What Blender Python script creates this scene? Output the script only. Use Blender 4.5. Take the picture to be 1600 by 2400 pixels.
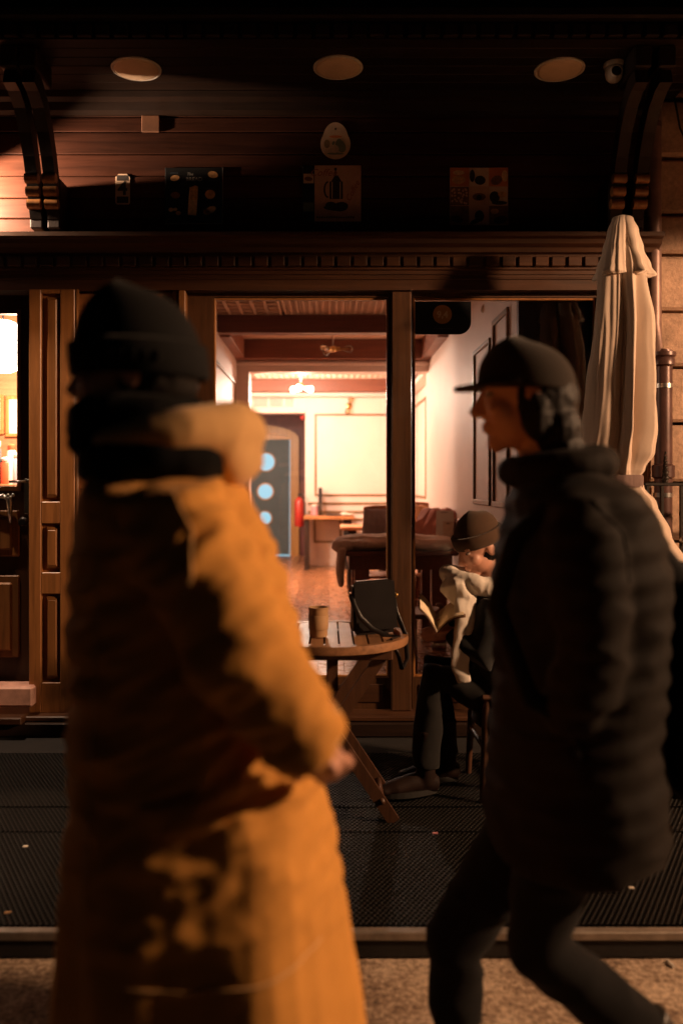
import bpy, bmesh, math, random
import numpy as np
from mathutils import Vector, Matrix, noise

random.seed(11)
R = math.radians
PI = math.pi
for o in list(bpy.data.objects):
    bpy.data.objects.remove(o)
scene = bpy.context.scene
COL = scene.collection

# ------------------------------------------------------------------ camera
F = 2000.0            # focal length in photo pixels (1600 x 2400)
HC = 1.44             # camera height
PX0, PY0 = 765.0, 1130.0   # where the facade's normal meets the photo
cam_d = bpy.data.cameras.new('camera')
cam = bpy.data.objects.new('camera', cam_d)
COL.objects.link(cam)
cam.location = (0, 0, HC)
cam.rotation_euler = (R(90), 0, 0)
cam_d.sensor_fit = 'VERTICAL'
cam_d.sensor_height = 36.0
cam_d.lens = 36.0 * F / 2400.0
cam_d.shift_x = (800 - PX0) / 2400.0
cam_d.shift_y = -(1200 - PY0) / 2400.0
cam_d.clip_start = 0.05
cam_d.clip_end = 500
cam_d.dof.use_dof = True
cam_d.dof.focus_distance = 4.3
cam_d.dof.aperture_fstop = 1.35
scene.camera = cam

# ------------------------------------------------------------------ night sky
world = bpy.data.worlds.new('World')
scene.world = world
world.use_nodes = True
wn = world.node_tree
for n in list(wn.nodes):
    wn.nodes.remove(n)
sky = wn.nodes.new('ShaderNodeTexSky')
sky.sky_type = 'NISHITA'
sky.sun_disc = False
sky.sun_elevation = R(-4)
sky.sun_rotation = R(200)
bg = wn.nodes.new('ShaderNodeBackground')
bg.inputs['Strength'].default_value = 0.05
wo = wn.nodes.new('ShaderNodeOutputWorld')
wn.links.new(sky.outputs[0], bg.inputs['Color'])
wn.links.new(bg.outputs[0], wo.inputs['Surface'])

scene.view_settings.view_transform = 'Standard'
scene.view_settings.look = 'None'
scene.view_settings.exposure = 0.0
scene.view_settings.gamma = 1.0
scene.render.engine = 'CYCLES'
scene.cycles.use_denoising = True
scene.cycles.max_bounces = 8
scene.cycles.diffuse_bounces = 4
scene.cycles.glossy_bounces = 4
scene.cycles.transparent_max_bounces = 12
scene.cycles.transmission_bounces = 6
scene.cycles.sample_clamp_indirect = 6.0
scene.cycles.caustics_reflective = False
scene.cycles.caustics_refractive = False

# powers of the lamps that are built further down
STREET_W, LANTERN_W, PENDANT_W, SHOP_W = 4000.0, 210.0, 195.0, 240.0
STREET_POS = (5.4, 1.60, 3.30)


def P(px, py, Y):
    """world point that stands Y metres deep and is seen at photo pixel px, py"""
    return Vector(((px - PX0) / F * Y, Y, HC - (py - PY0) / F * Y))


FY = 4.7


def fx(px, Y=FY):
    return (px - PX0) / F * Y


def fz(py, Y=FY):
    return HC - (py - PY0) / F * Y


# ------------------------------------------------------------------ materials
MATS = {}


def new_mat(name):
    m = bpy.data.materials.new(name)
    m.use_nodes = True
    nt = m.node_tree
    for n in list(nt.nodes):
        nt.nodes.remove(n)
    out = nt.nodes.new('ShaderNodeOutputMaterial')
    bs = nt.nodes.new('ShaderNodeBsdfPrincipled')
    nt.links.new(bs.outputs[0], out.inputs[0])
    MATS[name] = m
    return m, nt, bs, out


def coords(nt, scale=(1, 1, 1), rnd=True):
    tc = nt.nodes.new('ShaderNodeTexCoord')
    mp = nt.nodes.new('ShaderNodeMapping')
    mp.inputs['Scale'].default_value = scale
    nt.links.new(tc.outputs['Object'], mp.inputs['Vector'])
    if rnd:
        oi = nt.nodes.new('ShaderNodeObjectInfo')
        mu = nt.nodes.new('ShaderNodeMath')
        mu.operation = 'MULTIPLY'
        mu.inputs[1].default_value = 37.0
        nt.links.new(oi.outputs['Random'], mu.inputs[0])
        cb = nt.nodes.new('ShaderNodeCombineXYZ')
        for i in range(3):
            nt.links.new(mu.outputs[0], cb.inputs[i])
        nt.links.new(cb.outputs[0], mp.inputs['Location'])
    return mp.outputs['Vector']


def ramp(nt, fac, stops):
    r = nt.nodes.new('ShaderNodeValToRGB')
    e = r.color_ramp.elements
    while len(e) < len(stops):
        e.new(0.5)
    for i, (p, c) in enumerate(stops):
        e[i].position = p
        e[i].color = (c[0], c[1], c[2], 1)
    nt.links.new(fac, r.inputs[0])
    return r.outputs[0]


def nz(nt, vec, scale, detail=6, rough=0.6, dist=0.0):
    n = nt.nodes.new('ShaderNodeTexNoise')
    n.inputs['Scale'].default_value = scale
    n.inputs['Detail'].default_value = detail
    n.inputs['Roughness'].default_value = rough
    n.inputs['Distortion'].default_value = dist
    nt.links.new(vec, n.inputs['Vector'])
    return n.outputs['Fac']


def bump(nt, bs, h, strength=0.3, dist=0.01):
    b = nt.nodes.new('ShaderNodeBump')
    b.inputs['Strength'].default_value = strength
    b.inputs['Distance'].default_value = dist
    nt.links.new(h, b.inputs['Height'])
    nt.links.new(b.outputs[0], bs.inputs['Normal'])


def mul(c, k):
    return tuple(min(1, x * k) for x in c)


def wood(name, col, axis='X', rough=0.42, spread=0.4, bumpk=0.15, spec=0.5):
    m, nt, bs, out = new_mat(name)
    long_, cross = 1.3, 22.0
    sc = {'X': (long_, cross, cross), 'Y': (cross, long_, cross), 'Z': (cross, cross, long_)}[axis]
    v = coords(nt, sc)
    f = nz(nt, v, 1.6, 8, 0.62, 0.8)
    c = ramp(nt, f, [(0.25, mul(col, 1 - spread)), (0.5, col), (0.78, mul(col, 1 + spread))])
    # whole-board tone
    oi = nt.nodes.new('ShaderNodeObjectInfo')
    mr = nt.nodes.new('ShaderNodeMapRange')
    mr.inputs[3].default_value = 0.75
    mr.inputs[4].default_value = 1.25
    nt.links.new(oi.outputs['Random'], mr.inputs[0])
    mx = nt.nodes.new('ShaderNodeVectorMath')
    mx.operation = 'SCALE'
    nt.links.new(c, mx.inputs[0])
    nt.links.new(mr.outputs[0], mx.inputs['Scale'])
    nt.links.new(mx.outputs[0], bs.inputs['Base Color'])
    v2 = coords(nt, (3, 3, 3))
    rr = nz(nt, v2, 3.0, 5)
    mr2 = nt.nodes.new('ShaderNodeMapRange')
    mr2.inputs[3].default_value = rough - 0.1
    mr2.inputs[4].default_value = rough + 0.18
    nt.links.new(rr, mr2.inputs[0])
    nt.links.new(mr2.outputs[0], bs.inputs['Roughness'])
    bs.inputs['Specular IOR Level'].default_value = spec
    bump(nt, bs, f, bumpk, 0.004)
    return m


def plain(name, col, rough=0.6, metal=0.0, var=0.12, scale=8.0, bumpk=0.0, bscale=60.0, sheen=0.0, spec=0.5):
    m, nt, bs, out = new_mat(name)
    v = coords(nt)
    f = nz(nt, v, scale, 6)
    c = ramp(nt, f, [(0.3, mul(col, 1 - var)), (0.7, mul(col, 1 + var))])
    nt.links.new(c, bs.inputs['Base Color'])
    bs.inputs['Roughness'].default_value = rough
    bs.inputs['Metallic'].default_value = metal
    bs.inputs['Specular IOR Level'].default_value = spec
    if sheen:
        bs.inputs['Sheen Weight'].default_value = sheen
    if bumpk:
        bump(nt, bs, nz(nt, v, bscale, 5), bumpk, 0.004)
    return m


def cloth(name, col, weave=420.0, var=0.18, rough=0.9, bumpk=0.25, sheen=0.15, spec=0.15):
    m, nt, bs, out = new_mat(name)
    v = coords(nt)
    f = nz(nt, v, 7.0, 7, 0.65)
    c = ramp(nt, f, [(0.28, mul(col, 1 - var)), (0.72, mul(col, 1 + var))])
    nt.links.new(c, bs.inputs['Base Color'])
    bs.inputs['Roughness'].default_value = rough
    bs.inputs['Sheen Weight'].default_value = sheen
    bs.inputs['Specular IOR Level'].default_value = spec
    bump(nt, bs, nz(nt, v, weave, 3), bumpk, 0.002)
    return m


def emit(name, col, strength):
    m, nt, bs, out = new_mat(name)
    bs.inputs['Base Color'].default_value = (0.02, 0.02, 0.02, 1)
    bs.inputs['Emission Color'].default_value = (*col, 1)
    bs.inputs['Emission Strength'].default_value = strength
    return m


def thin_glass(name, tint=(1, 1, 1), rough=0.0, base=0.02, amount=1.0):
    m = bpy.data.materials.new(name)
    m.use_nodes = True
    nt = m.node_tree
    for n in list(nt.nodes):
        nt.nodes.remove(n)
    out = nt.nodes.new('ShaderNodeOutputMaterial')
    tr = nt.nodes.new('ShaderNodeBsdfTransparent')
    tr.inputs[0].default_value = (*tint, 1)
    gl = nt.nodes.new('ShaderNodeBsdfGlossy')
    gl.inputs['Roughness'].default_value = rough
    fr = nt.nodes.new('ShaderNodeFresnel')
    fr.inputs['IOR'].default_value = 1.5
    tc = nt.nodes.new('ShaderNodeTexCoord')
    ns = nt.nodes.new('ShaderNodeTexNoise')
    ns.inputs['Scale'].default_value = 2.2
    bp = nt.nodes.new('ShaderNodeBump')
    bp.inputs['Strength'].default_value = 0.03
    bp.inputs['Distance'].default_value = 0.01
    nt.links.new(tc.outputs['Object'], ns.inputs['Vector'])
    nt.links.new(ns.outputs['Fac'], bp.inputs['Height'])
    nt.links.new(bp.outputs[0], gl.inputs['Normal'])
    mx = nt.nodes.new('ShaderNodeMixShader')
    nt.links.new(fr.outputs[0], mx.inputs[0])
    nt.links.new(tr.outputs[0], mx.inputs[1])
    nt.links.new(gl.outputs[0], mx.inputs[2])
    nt.links.new(mx.outputs[0], out.inputs[0])
    MATS[name] = m
    return m


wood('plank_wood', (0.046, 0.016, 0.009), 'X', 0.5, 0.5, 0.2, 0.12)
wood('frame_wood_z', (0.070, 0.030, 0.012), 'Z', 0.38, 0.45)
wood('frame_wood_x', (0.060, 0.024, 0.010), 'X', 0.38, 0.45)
wood('bay_wood', (0.24, 0.10, 0.036), 'X', 0.36, 0.42)
wood('pilaster_wood', (0.27, 0.115, 0.036), 'Z', 0.36, 0.42)
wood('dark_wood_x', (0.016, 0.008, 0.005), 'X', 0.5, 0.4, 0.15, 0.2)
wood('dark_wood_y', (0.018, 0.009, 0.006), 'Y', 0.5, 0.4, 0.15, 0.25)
wood('shop_board', (0.30, 0.12, 0.06), 'X', 0.45, 0.3)
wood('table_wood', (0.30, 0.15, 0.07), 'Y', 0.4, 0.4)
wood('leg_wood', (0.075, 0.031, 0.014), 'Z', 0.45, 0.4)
wood('chair_wood', (0.36, 0.13, 0.04), 'Z', 0.4, 0.3)
wood('floor_wood', (0.33, 0.145, 0.065), 'Y', 0.24, 0.3, 0.08)
wood('beam_wood', (0.20, 0.066, 0.036), 'X', 0.4, 0.3)
wood('beam_wood_y', (0.22, 0.075, 0.04), 'Y', 0.4, 0.3)
wood('desk_wood', (0.42, 0.17, 0.06), 'X', 0.4, 0.25)
wood('arch_wood', (0.48, 0.24, 0.06), 'Z', 0.35, 0.25)
plain('cream_paint', (0.76, 0.61, 0.53), 0.55, var=0.04, scale=3)
plain('grille_paint', (0.72, 0.50, 0.37), 0.6, var=0.08)
plain('gold_trim', (0.20, 0.105, 0.03), 0.4, var=0.2)
plain('white_plastic', (0.68, 0.62, 0.55), 0.4, var=0.04)
plain('lamp_disc', (0.80, 0.60, 0.42), 0.5, var=0.05, scale=30)
plain('black_metal', (0.018, 0.016, 0.016), 0.42, 0.6)
plain('iron', (0.03, 0.025, 0.022), 0.5, 0.7, bumpk=0.2)
plain('pipe_paint', (0.085, 0.042, 0.036), 0.36, 0.25, var=0.3, bumpk=0.15, bscale=40)
plain('pipe_zinc', (0.20, 0.12, 0.10), 0.45, 0.3, var=0.35)
plain('steel', (0.62, 0.60, 0.58), 0.28, 1.0, var=0.1)
plain('brass', (0.55, 0.36, 0.13), 0.3, 1.0, var=0.15)
plain('aluminium', (0.30, 0.26, 0.22), 0.5, 0.6, var=0.25, scale=20)
plain('rubber', (0.0040, 0.0036, 0.0030), 0.55, var=0.75, scale=2.2, spec=0.2)
plain('rubber_base', (0.0015, 0.0015, 0.0015), 0.8, var=0.3, spec=0.1)
plain('deck_side', (0.012, 0.010, 0.009), 0.8, var=0.4, bumpk=0.3)
plain('pink_stone', (0.55, 0.32, 0.26), 0.5, var=0.22, scale=14, bumpk=0.1)
plain('black_leather', (0.014, 0.012, 0.012), 0.3, var=0.25, bumpk=0.12, bscale=260)
plain('kraft', (0.42, 0.25, 0.12), 0.7, var=0.12, scale=20)
plain('red_paint', (0.28, 0.014, 0.010), 0.35, var=0.1)
plain('dark_red', (0.13, 0.03, 0.025), 0.5, var=0.2)
plain('pink_plastic', (0.62, 0.25, 0.27), 0.4)
plain('orange_paper', (0.75, 0.17, 0.03), 0.55)
plain('dark_plastic', (0.02, 0.016, 0.015), 0.4)
plain('paper', (0.74, 0.66, 0.56), 0.75, var=0.05)
plain('page', (0.80, 0.66, 0.46), 0.8, var=0.08, scale=30)
plain('book_cover', (0.16, 0.07, 0.035), 0.6, var=0.3)
plain('door_blue', (0.055, 0.085, 0.095), 0.55, var=0.12)
plain('board_black', (0.012, 0.012, 0.012), 0.35)
plain('board_edge', (0.30, 0.28, 0.25), 0.4)
plain('bread', (0.62, 0.33, 0.13), 0.7, var=0.35, scale=60)
plain('bread_pale', (0.75, 0.52, 0.28), 0.7, var=0.25, scale=60)
plain('chalk', (0.42, 0.40, 0.37), 0.8)
plain('plate_cream', (0.66, 0.47, 0.33), 0.5, var=0.12, scale=20)
plain('plate_pink', (0.62, 0.36, 0.24), 0.5, var=0.12, scale=20)
plain('ink_red', (0.36, 0.09, 0.05), 0.6)
plain('ink_dark', (0.03, 0.022, 0.02), 0.6)
plain('ink_green', (0.16, 0.19, 0.12), 0.6, var=0.25)
plain('ink_olive', (0.28, 0.19, 0.08), 0.6, var=0.25)
plain('ink_orange', (0.62, 0.19, 0.06), 0.6, var=0.2)
plain('ink_brown', (0.20, 0.09, 0.05), 0.6, var=0.4, scale=60)
plain('sticker_navy', (0.010, 0.012, 0.016), 0.4)
plain('sticker_gold', (0.42, 0.22, 0.06), 0.45)
plain('sticker_pale', (0.60, 0.50, 0.38), 0.5)
plain('skin', (0.52, 0.27, 0.19), 0.5, var=0.08, scale=25)
plain('hair', (0.008, 0.006, 0.005), 0.6, var=0.3, scale=50, spec=0.2)
plain('eye_white', (0.34, 0.29, 0.26), 0.35)
plain('lip', (0.38, 0.14, 0.11), 0.45)
cloth('coat_mustard', (0.56, 0.265, 0.060), var=0.12, sheen=0.05)
cloth('coat_hood', (0.60, 0.36, 0.15), var=0.16)
cloth('coat_dark', (0.011, 0.0085, 0.0068), var=0.2, rough=0.75, sheen=0.02, spec=0.08)
cloth('trouser_black', (0.006, 0.006, 0.0065), sheen=0.03)
cloth('scarf_black', (0.006, 0.006, 0.006), sheen=0.02, spec=0.05)
cloth('beanie_black', (0.006, 0.006, 0.0065), weave=160, sheen=0.03)
cloth('beanie_olive', (0.070, 0.040, 0.024), weave=180)
cloth('cap_brown', (0.022, 0.015, 0.010))
cloth('coat_black', (0.016, 0.017, 0.018))
cloth('scarf_white', (0.72, 0.67, 0.60), weave=200, var=0.08)
cloth('trouser_grey', (0.014, 0.0135, 0.013), sheen=0.05)
plain('boot_brown', (0.016, 0.008, 0.006), 0.7, var=0.3, bumpk=0.1, spec=0.15)
plain('boot_black', (0.016, 0.014, 0.013), 0.45, var=0.3)
plain('sole', (0.012, 0.011, 0.010), 0.7)
cloth('backpack_black', (0.006, 0.006, 0.0065), rough=0.6, sheen=0.0)
cloth('parasol_cloth', (0.58, 0.47, 0.385), weave=700, var=0.06, bumpk=0.12)
cloth('strap_grey', (0.16, 0.11, 0.10))
cloth('blanket', (0.80, 0.58, 0.44), weave=250, var=0.12)
cloth('jacket_tan', (0.42, 0.22, 0.12), var=0.25)
cloth('jacket_grey', (0.34, 0.26, 0.25), var=0.25)
cloth('jacket_rose', (0.48, 0.19, 0.14), var=0.2)
plain('jar_red', (0.65, 0.08, 0.03), 0.4)
plain('jar_white', (0.75, 0.68, 0.62), 0.4)
plain('jar_lilac', (0.48, 0.38, 0.45), 0.4)
plain('slate', (0.06, 0.08, 0.10), 0.5)
plain('cigarette', (0.75, 0.70, 0.62), 0.8)
plain('red_light_tint', (0.33, 0.045, 0.03), 0.45, var=0.25)  # stands in for red light on the neighbouring eave
emit('bulb_lit', (1.0, 0.80, 0.55), 22.0)
emit('globe_lit', (1.0, 0.85, 0.65), 16.0)
emit('day_window', (0.36, 0.75, 0.92), 0.95)
emit('street_bulb', (1.0, 0.62, 0.34), 30.0)
emit('lantern_bulb', (1.0, 0.60, 0.32), 6.0)
thin_glass('pane')
thin_glass('bulb_glass', (1.0, 0.88, 0.70))
thin_glass('lantern_glass', (1.0, 0.96, 0.9))


def stone_mat(name, col, scale=6.0):
    m, nt, bs, out = new_mat(name)
    v = coords(nt)
    f = nz(nt, v, scale, 10, 0.7)
    g = nz(nt, v, scale * 9, 6, 0.7)
    a = nt.nodes.new('ShaderNodeMath')
    a.operation = 'MULTIPLY_ADD'
    a.inputs[1].default_value = 0.45
    nt.links.new(g, a.inputs[0])
    sc = nt.nodes.new('ShaderNodeMath')
    sc.operation = 'MULTIPLY'
    sc.inputs[1].default_value = 0.6
    nt.links.new(f, sc.inputs[0])
    nt.links.new(sc.outputs[0], a.inputs[2])
    c = ramp(nt, a.outputs[0], [(0.32, mul(col, 0.45)), (0.52, col), (0.70, mul(col, 1.5))])
    nt.links.new(c, bs.inputs['Base Color'])
    bs.inputs['Roughness'].default_value = 0.85
    bump(nt, bs, a.outputs[0], 0.7, 0.02)
    return m


stone_mat('wall_stone', (0.40, 0.26, 0.18), 5)
stone_mat('added_asphalt', (0.045, 0.042, 0.040), 20)
stone_mat('block_stone', (0.42, 0.33, 0.25), 14)


def pavement_mat():
    m, nt, bs, out = new_mat('pavement')
    tc = nt.nodes.new('ShaderNodeTexCoord')
    v = tc.outputs['Object']
    f = nz(nt, v, 2.3, 10, 0.72, 0.4)
    g = nz(nt, v, 55, 6, 0.75)
    spots = nz(nt, v, 9, 4, 0.5)
    a = nt.nodes.new('ShaderNodeMath')
    a.operation = 'MULTIPLY_ADD'
    a.inputs[1].default_value = 0.55
    nt.links.new(g, a.inputs[0])
    s = nt.nodes.new('ShaderNodeMath')
    s.operation = 'MULTIPLY'
    s.inputs[1].default_value = 0.5
    nt.links.new(f, s.inputs[0])
    nt.links.new(s.outputs[0], a.inputs[2])
    c = ramp(nt, a.outputs[0], [(0.41, (0.05, 0.034, 0.023)), (0.50, (0.36, 0.24, 0.16)), (0.59, (0.78, 0.60, 0.44))])
    d = ramp(nt, spots, [(0.27, (0.12, 0.10, 0.09)), (0.36, (1, 1, 1))])
    mx = nt.nodes.new('ShaderNodeMix')
    mx.data_type = 'RGBA'
    mx.blend_type = 'MULTIPLY'
    mx.inputs[0].default_value = 0.85
    nt.links.new(c, mx.inputs[6])
    nt.links.new(d, mx.inputs[7])
    nt.links.new(mx.outputs[2], bs.inputs['Base Color'])
    bs.inputs['Roughness'].default_value = 0.72
    bump(nt, bs, a.outputs[0], 1.0, 0.03)


pavement_mat()


# ------------------------------------------------------------------ mesh helpers
class MB:
    def __init__(self):
        self.v = []
        self.f = []

    def add(self, vs, fs):
        k = len(self.v)
        self.v += [tuple(p) for p in vs]
        self.f += [tuple(i + k for i in q) for q in fs]
        return self

    def box(self, x0, x1, y0, y1, z0, z1, b=0.0):
        if b <= 0:
            vs = [(x, y, z) for z in (z0, z1) for y in (y0, y1) for x in (x0, x1)]
            fs = [(0, 2, 3, 1), (4, 5, 7, 6), (0, 1, 5, 4), (2, 6, 7, 3), (0, 4, 6, 2), (1, 3, 7, 5)]
            return self.add(vs, fs)
        b = min(b, (x1 - x0) * .45, (y1 - y0) * .45, (z1 - z0) * .45)
        bm = bmesh.new()
        bmesh.ops.create_cube(bm, size=1)
        bmesh.ops.scale(bm, vec=(x1 - x0, y1 - y0, z1 - z0), verts=bm.verts)
        bmesh.ops.translate(bm, vec=((x0 + x1) / 2, (y0 + y1) / 2, (z0 + z1) / 2), verts=bm.verts)
        bmesh.ops.bevel(bm, geom=list(bm.edges), offset=b, segments=1, affect='EDGES')
        bm.verts.index_update()
        self.add([v.co for v in bm.verts], [[v.index for v in f.verts] for f in bm.faces])
        bm.free()
        return self

    def tube(self, pts, rad, seg=12, cap=True, twist=None):
        pts = [Vector(p) for p in pts]
        n = len(pts)
        rr = [rad] * n if not isinstance(rad, (list, tuple)) else rad
        t0 = (pts[1] - pts[0]).normalized()
        up = Vector((0, 0, 1)) if abs(t0.z) < 0.9 else Vector((0, 1, 0))
        u = t0.cross(up).normalized()
        vs, fs = [], []
        for i, p in enumerate(pts):
            t = (pts[min(i + 1, n - 1)] - pts[max(i - 1, 0)]).normalized()
            u = (u - t * u.dot(t)).normalized()
            w = t.cross(u)
            a, b = (rr[i], rr[i]) if not isinstance(rr[i], (list, tuple)) else rr[i]
            for k in range(seg):
                an = 2 * PI * k / seg
                vs.append(p + u * (a * math.cos(an)) + w * (b * math.sin(an)))
        for i in range(n - 1):
            for k in range(seg):
                k2 = (k + 1) % seg
                fs.append((i * seg + k, i * seg + k2, (i + 1) * seg + k2, (i + 1) * seg + k))
        if cap:
            fs.append(tuple(range(seg))[::-1])
            fs.append(tuple((n - 1) * seg + k for k in range(seg)))
        return self.add(vs, fs)

    def lathe(self, prof, centre=(0, 0, 0), seg=24, axis='Z'):
        """prof: list of (r, h)"""
        vs, fs = [], []
        cx, cy, cz = centre
        for r, h in prof:
            for k in range(seg):
                a = 2 * PI * k / seg
                c, s = r * math.cos(a), r * math.sin(a)
                if axis == 'Z':
                    vs.append((cx + c, cy + s, cz + h))
                elif axis == 'Y':
                    vs.append((cx + c, cy + h, cz - s))
                else:
                    vs.append((cx + h, cy + c, cz + s))
        n = len(prof)
        for i in range(n - 1):
            for k in range(seg):
                k2 = (k + 1) % seg
                fs.append((i * seg + k, i * seg + k2, (i + 1) * seg + k2, (i + 1) * seg + k))
        fs.append(tuple(range(seg))[::-1])
        fs.append(tuple((n - 1) * seg + k for k in range(seg)))
        return self.add(vs, fs)

    def ellipsoid(self, c, r, rot=None, seg=16, rings=10):
        vs, fs = [], []
        M = rot if rot is not None else Matrix.Identity(3)
        c = Vector(c)
        vs.append(c + M @ Vector((0, 0, -r[2])))
        for i in range(1, rings):
            th = PI * i / rings - PI / 2
            for k in range(seg):
                a = 2 * PI * k / seg
                vs.append(c + M @ Vector((r[0] * math.cos(th) * math.cos(a), r[1] * math.cos(th) * math.sin(a), r[2] * math.sin(th))))
        vs.append(c + M @ Vector((0, 0, r[2])))
        for k in range(seg):
            fs.append((0, 1 + (k + 1) % seg, 1 + k))
        for i in range(rings - 2):
            for k in range(seg):
                k2 = (k + 1) % seg
                fs.append((1 + i * seg + k, 1 + i * seg + k2, 1 + (i + 1) * seg + k2, 1 + (i + 1) * seg + k))
        top = len(vs) - 1
        b = 1 + (rings - 2) * seg
        for k in range(seg):
            fs.append((top, b + k, b + (k + 1) % seg))
        return self.add(vs, fs)

    def prism(self, poly, d0, d1, plane='XZ'):
        """extrude a polygon: plane XZ along Y, YZ along X, XY along Z"""
        def mk(p, d):
            return {'XZ': (p[0], d, p[1]), 'YZ': (d, p[0], p[1]), 'XY': (p[0], p[1], d)}[plane]
        n = len(poly)
        vs = [mk(p, d0) for p in poly] + [mk(p, d1) for p in poly]
        fs = [tuple(range(n)), tuple(range(2 * n - 1, n - 1, -1))]
        for i in range(n):
            j = (i + 1) % n
            fs.append((i, i + n, j + n, j))
        return self.add(vs, fs)

    def rings(self, rs, closed=True):
        """rs: list of equal-length vertex loops"""
        n = len(rs[0])
        vs = [p for r in rs for p in r]
        fs = []
        for i in range(len(rs) - 1):
            for k in range(n):
                k2 = (k + 1) % n
                fs.append((i * n + k, i * n + k2, (i + 1) * n + k2, (i + 1) * n + k))
        if closed:
            fs.append(tuple(range(n))[::-1])
            fs.append(tuple((len(rs) - 1) * n + k for k in range(n)))
        return self.add(vs, fs)

    def mesh(self, name='m'):
        me = bpy.data.meshes.new(name)
        me.from_pydata(self.v, [], self.f)
        bm = bmesh.new()
        bm.from_mesh(me)
        bmesh.ops.recalc_face_normals(bm, faces=bm.faces)
        bm.to_mesh(me)
        bm.free()
        return me

    def build(self, name, mat, parent=None, smooth=False, angle=None):
        return link(name, self.mesh(name), mat, parent, smooth, angle)


def link(name, me, mat, parent=None, smooth=False, angle=None):
    o = bpy.data.objects.new(name, me)
    if mat is not None and len(me.materials) == 0:
        me.materials.append(MATS[mat])
    COL.objects.link(o)
    if smooth:
        me.polygons.foreach_set('use_smooth', [True] * len(me.polygons))
        if angle:
            me.set_sharp_from_angle(angle=R(angle))
    if parent is not None:
        o.parent = parent
    return o


def recentre(o):
    """move a top-level single mesh's origin to its base centre"""
    me = o.data
    n = len(me.vertices)
    a = np.empty(n * 3)
    me.vertices.foreach_get('co', a)
    a = a.reshape(-1, 3)
    c = np.array([(a[:, 0].min() + a[:, 0].max()) / 2, (a[:, 1].min() + a[:, 1].max()) / 2, a[:, 2].min()])
    me.vertices.foreach_set('co', (a - c).ravel())
    o.location = Vector(o.location) + Vector(c)
    return o


def tag(o, label, cat, group=None):
    o['label'] = label
    o['category'] = cat
    if group:
        o['group'] = group
    return o


def thing(name, label, cat, loc=(0, 0, 0), group=None):
    o = bpy.data.objects.new(name, None)
    o.empty_display_size = 0.1
    COL.objects.link(o)
    o.location = loc
    tag(o, label, cat, group)
    PENDING.append(o)
    return o


PENDING = []


def structure(o):
    o['kind'] = 'structure'
    return o


def stuff(o):
    o['kind'] = 'stuff'
    return o


def instance(src, name, loc, parent, rot=None, scale=None):
    o = src.copy()
    o.name = name
    COL.objects.link(o)
    o.parent = parent
    o.location = loc
    if rot:
        o.rotation_euler = rot
    if scale:
        o.scale = scale
    return o


def text_mesh(s, size, shear=0.0, bold=0.0, extrude=0.0004):
    cu = bpy.data.curves.new('txt', 'FONT')
    cu.body = s
    cu.size = size
    cu.shear = shear
    cu.offset = bold
    cu.extrude = extrude
    cu.align_x = 'CENTER'
    cu.align_y = 'CENTER'
    cu.resolution_u = 3
    o = bpy.data.objects.new('txt', cu)
    COL.objects.link(o)
    dg = bpy.context.evaluated_depsgraph_get()
    me = bpy.data.meshes.new_from_object(o.evaluated_get(dg))
    bpy.data.objects.remove(o)
    bpy.data.curves.remove(cu)
    me.materials.clear()
    return me


def put_text(name, s, size, loc, mat, parent, shear=0.0, bold=0.0, rz=0.0):
    me = text_mesh(s, size, shear, bold)
    o = link(name, me, mat, parent)
    o.location = loc
    o.rotation_euler = (R(90), rz, 0)
    return o


def remesh(mb, voxel, smooth=4, fn=None, factor=0.5):
    """union of closed shapes as one continuous skin, optionally displaced"""
    me0 = mb.mesh('tmp')
    o = bpy.data.objects.new('tmp', me0)
    COL.objects.link(o)
    m = o.modifiers.new('r', 'REMESH')
    m.mode = 'VOXEL'
    m.voxel_size = voxel
    if smooth:
        s = o.modifiers.new('s', 'SMOOTH')
        s.iterations = smooth
        s.factor = factor
    dg = bpy.context.evaluated_depsgraph_get()
    me = bpy.data.meshes.new_from_object(o.evaluated_get(dg))
    bpy.data.objects.remove(o)
    bpy.data.meshes.remove(me0)
    if fn:
        n = len(me.vertices)
        nor = [v.normal.copy() for v in me.vertices]
        for i, v in enumerate(me.vertices):
            v.co = v.co + nor[i] * fn(v.co, nor[i])
        me.update()
    return me


def ridge(p, s, seed=0.0, stretch=(1, 1, 1)):
    q = Vector((p[0] * s * stretch[0] + seed, p[1] * s * stretch[1] - seed, p[2] * s * stretch[2] + seed * 2))
    return 1.0 - abs(noise.noise(q)) * 2.0


# ------------------------------------------------------------------ ground
g = MB()
N = 40
g.add([(-60, -60, 0), (60, -60, 0), (60, 60, -0.0), (-60, 60, 0)], [(0, 1, 2, 3)])
structure(g.build('pavement', 'pavement'))

structure(MB().add([(-60, -60, 0.004), (60, -60, 0.004), (60, 1.12, 0.004), (-60, 1.12, 0.004)], [(0, 1, 2, 3)]).build('added_dark_road', 'added_asphalt'))  # unseen dark ground, added to cut bounce light on the mustard coat

DZ = 0.072     # top of the terrace platform
DY0 = 2.575    # its front edge
deck = structure(MB().box(-3.2, 3.0, DY0, 4.60, 0.004, DZ, 0.004).build('terrace_deck', 'deck_side'))
MB().box(-3.2, 3.0, DY0 - 0.006, DY0 + 0.028, DZ - 0.014, DZ + 0.012, 0.003).build('edge_strip', 'aluminium', deck)

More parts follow.
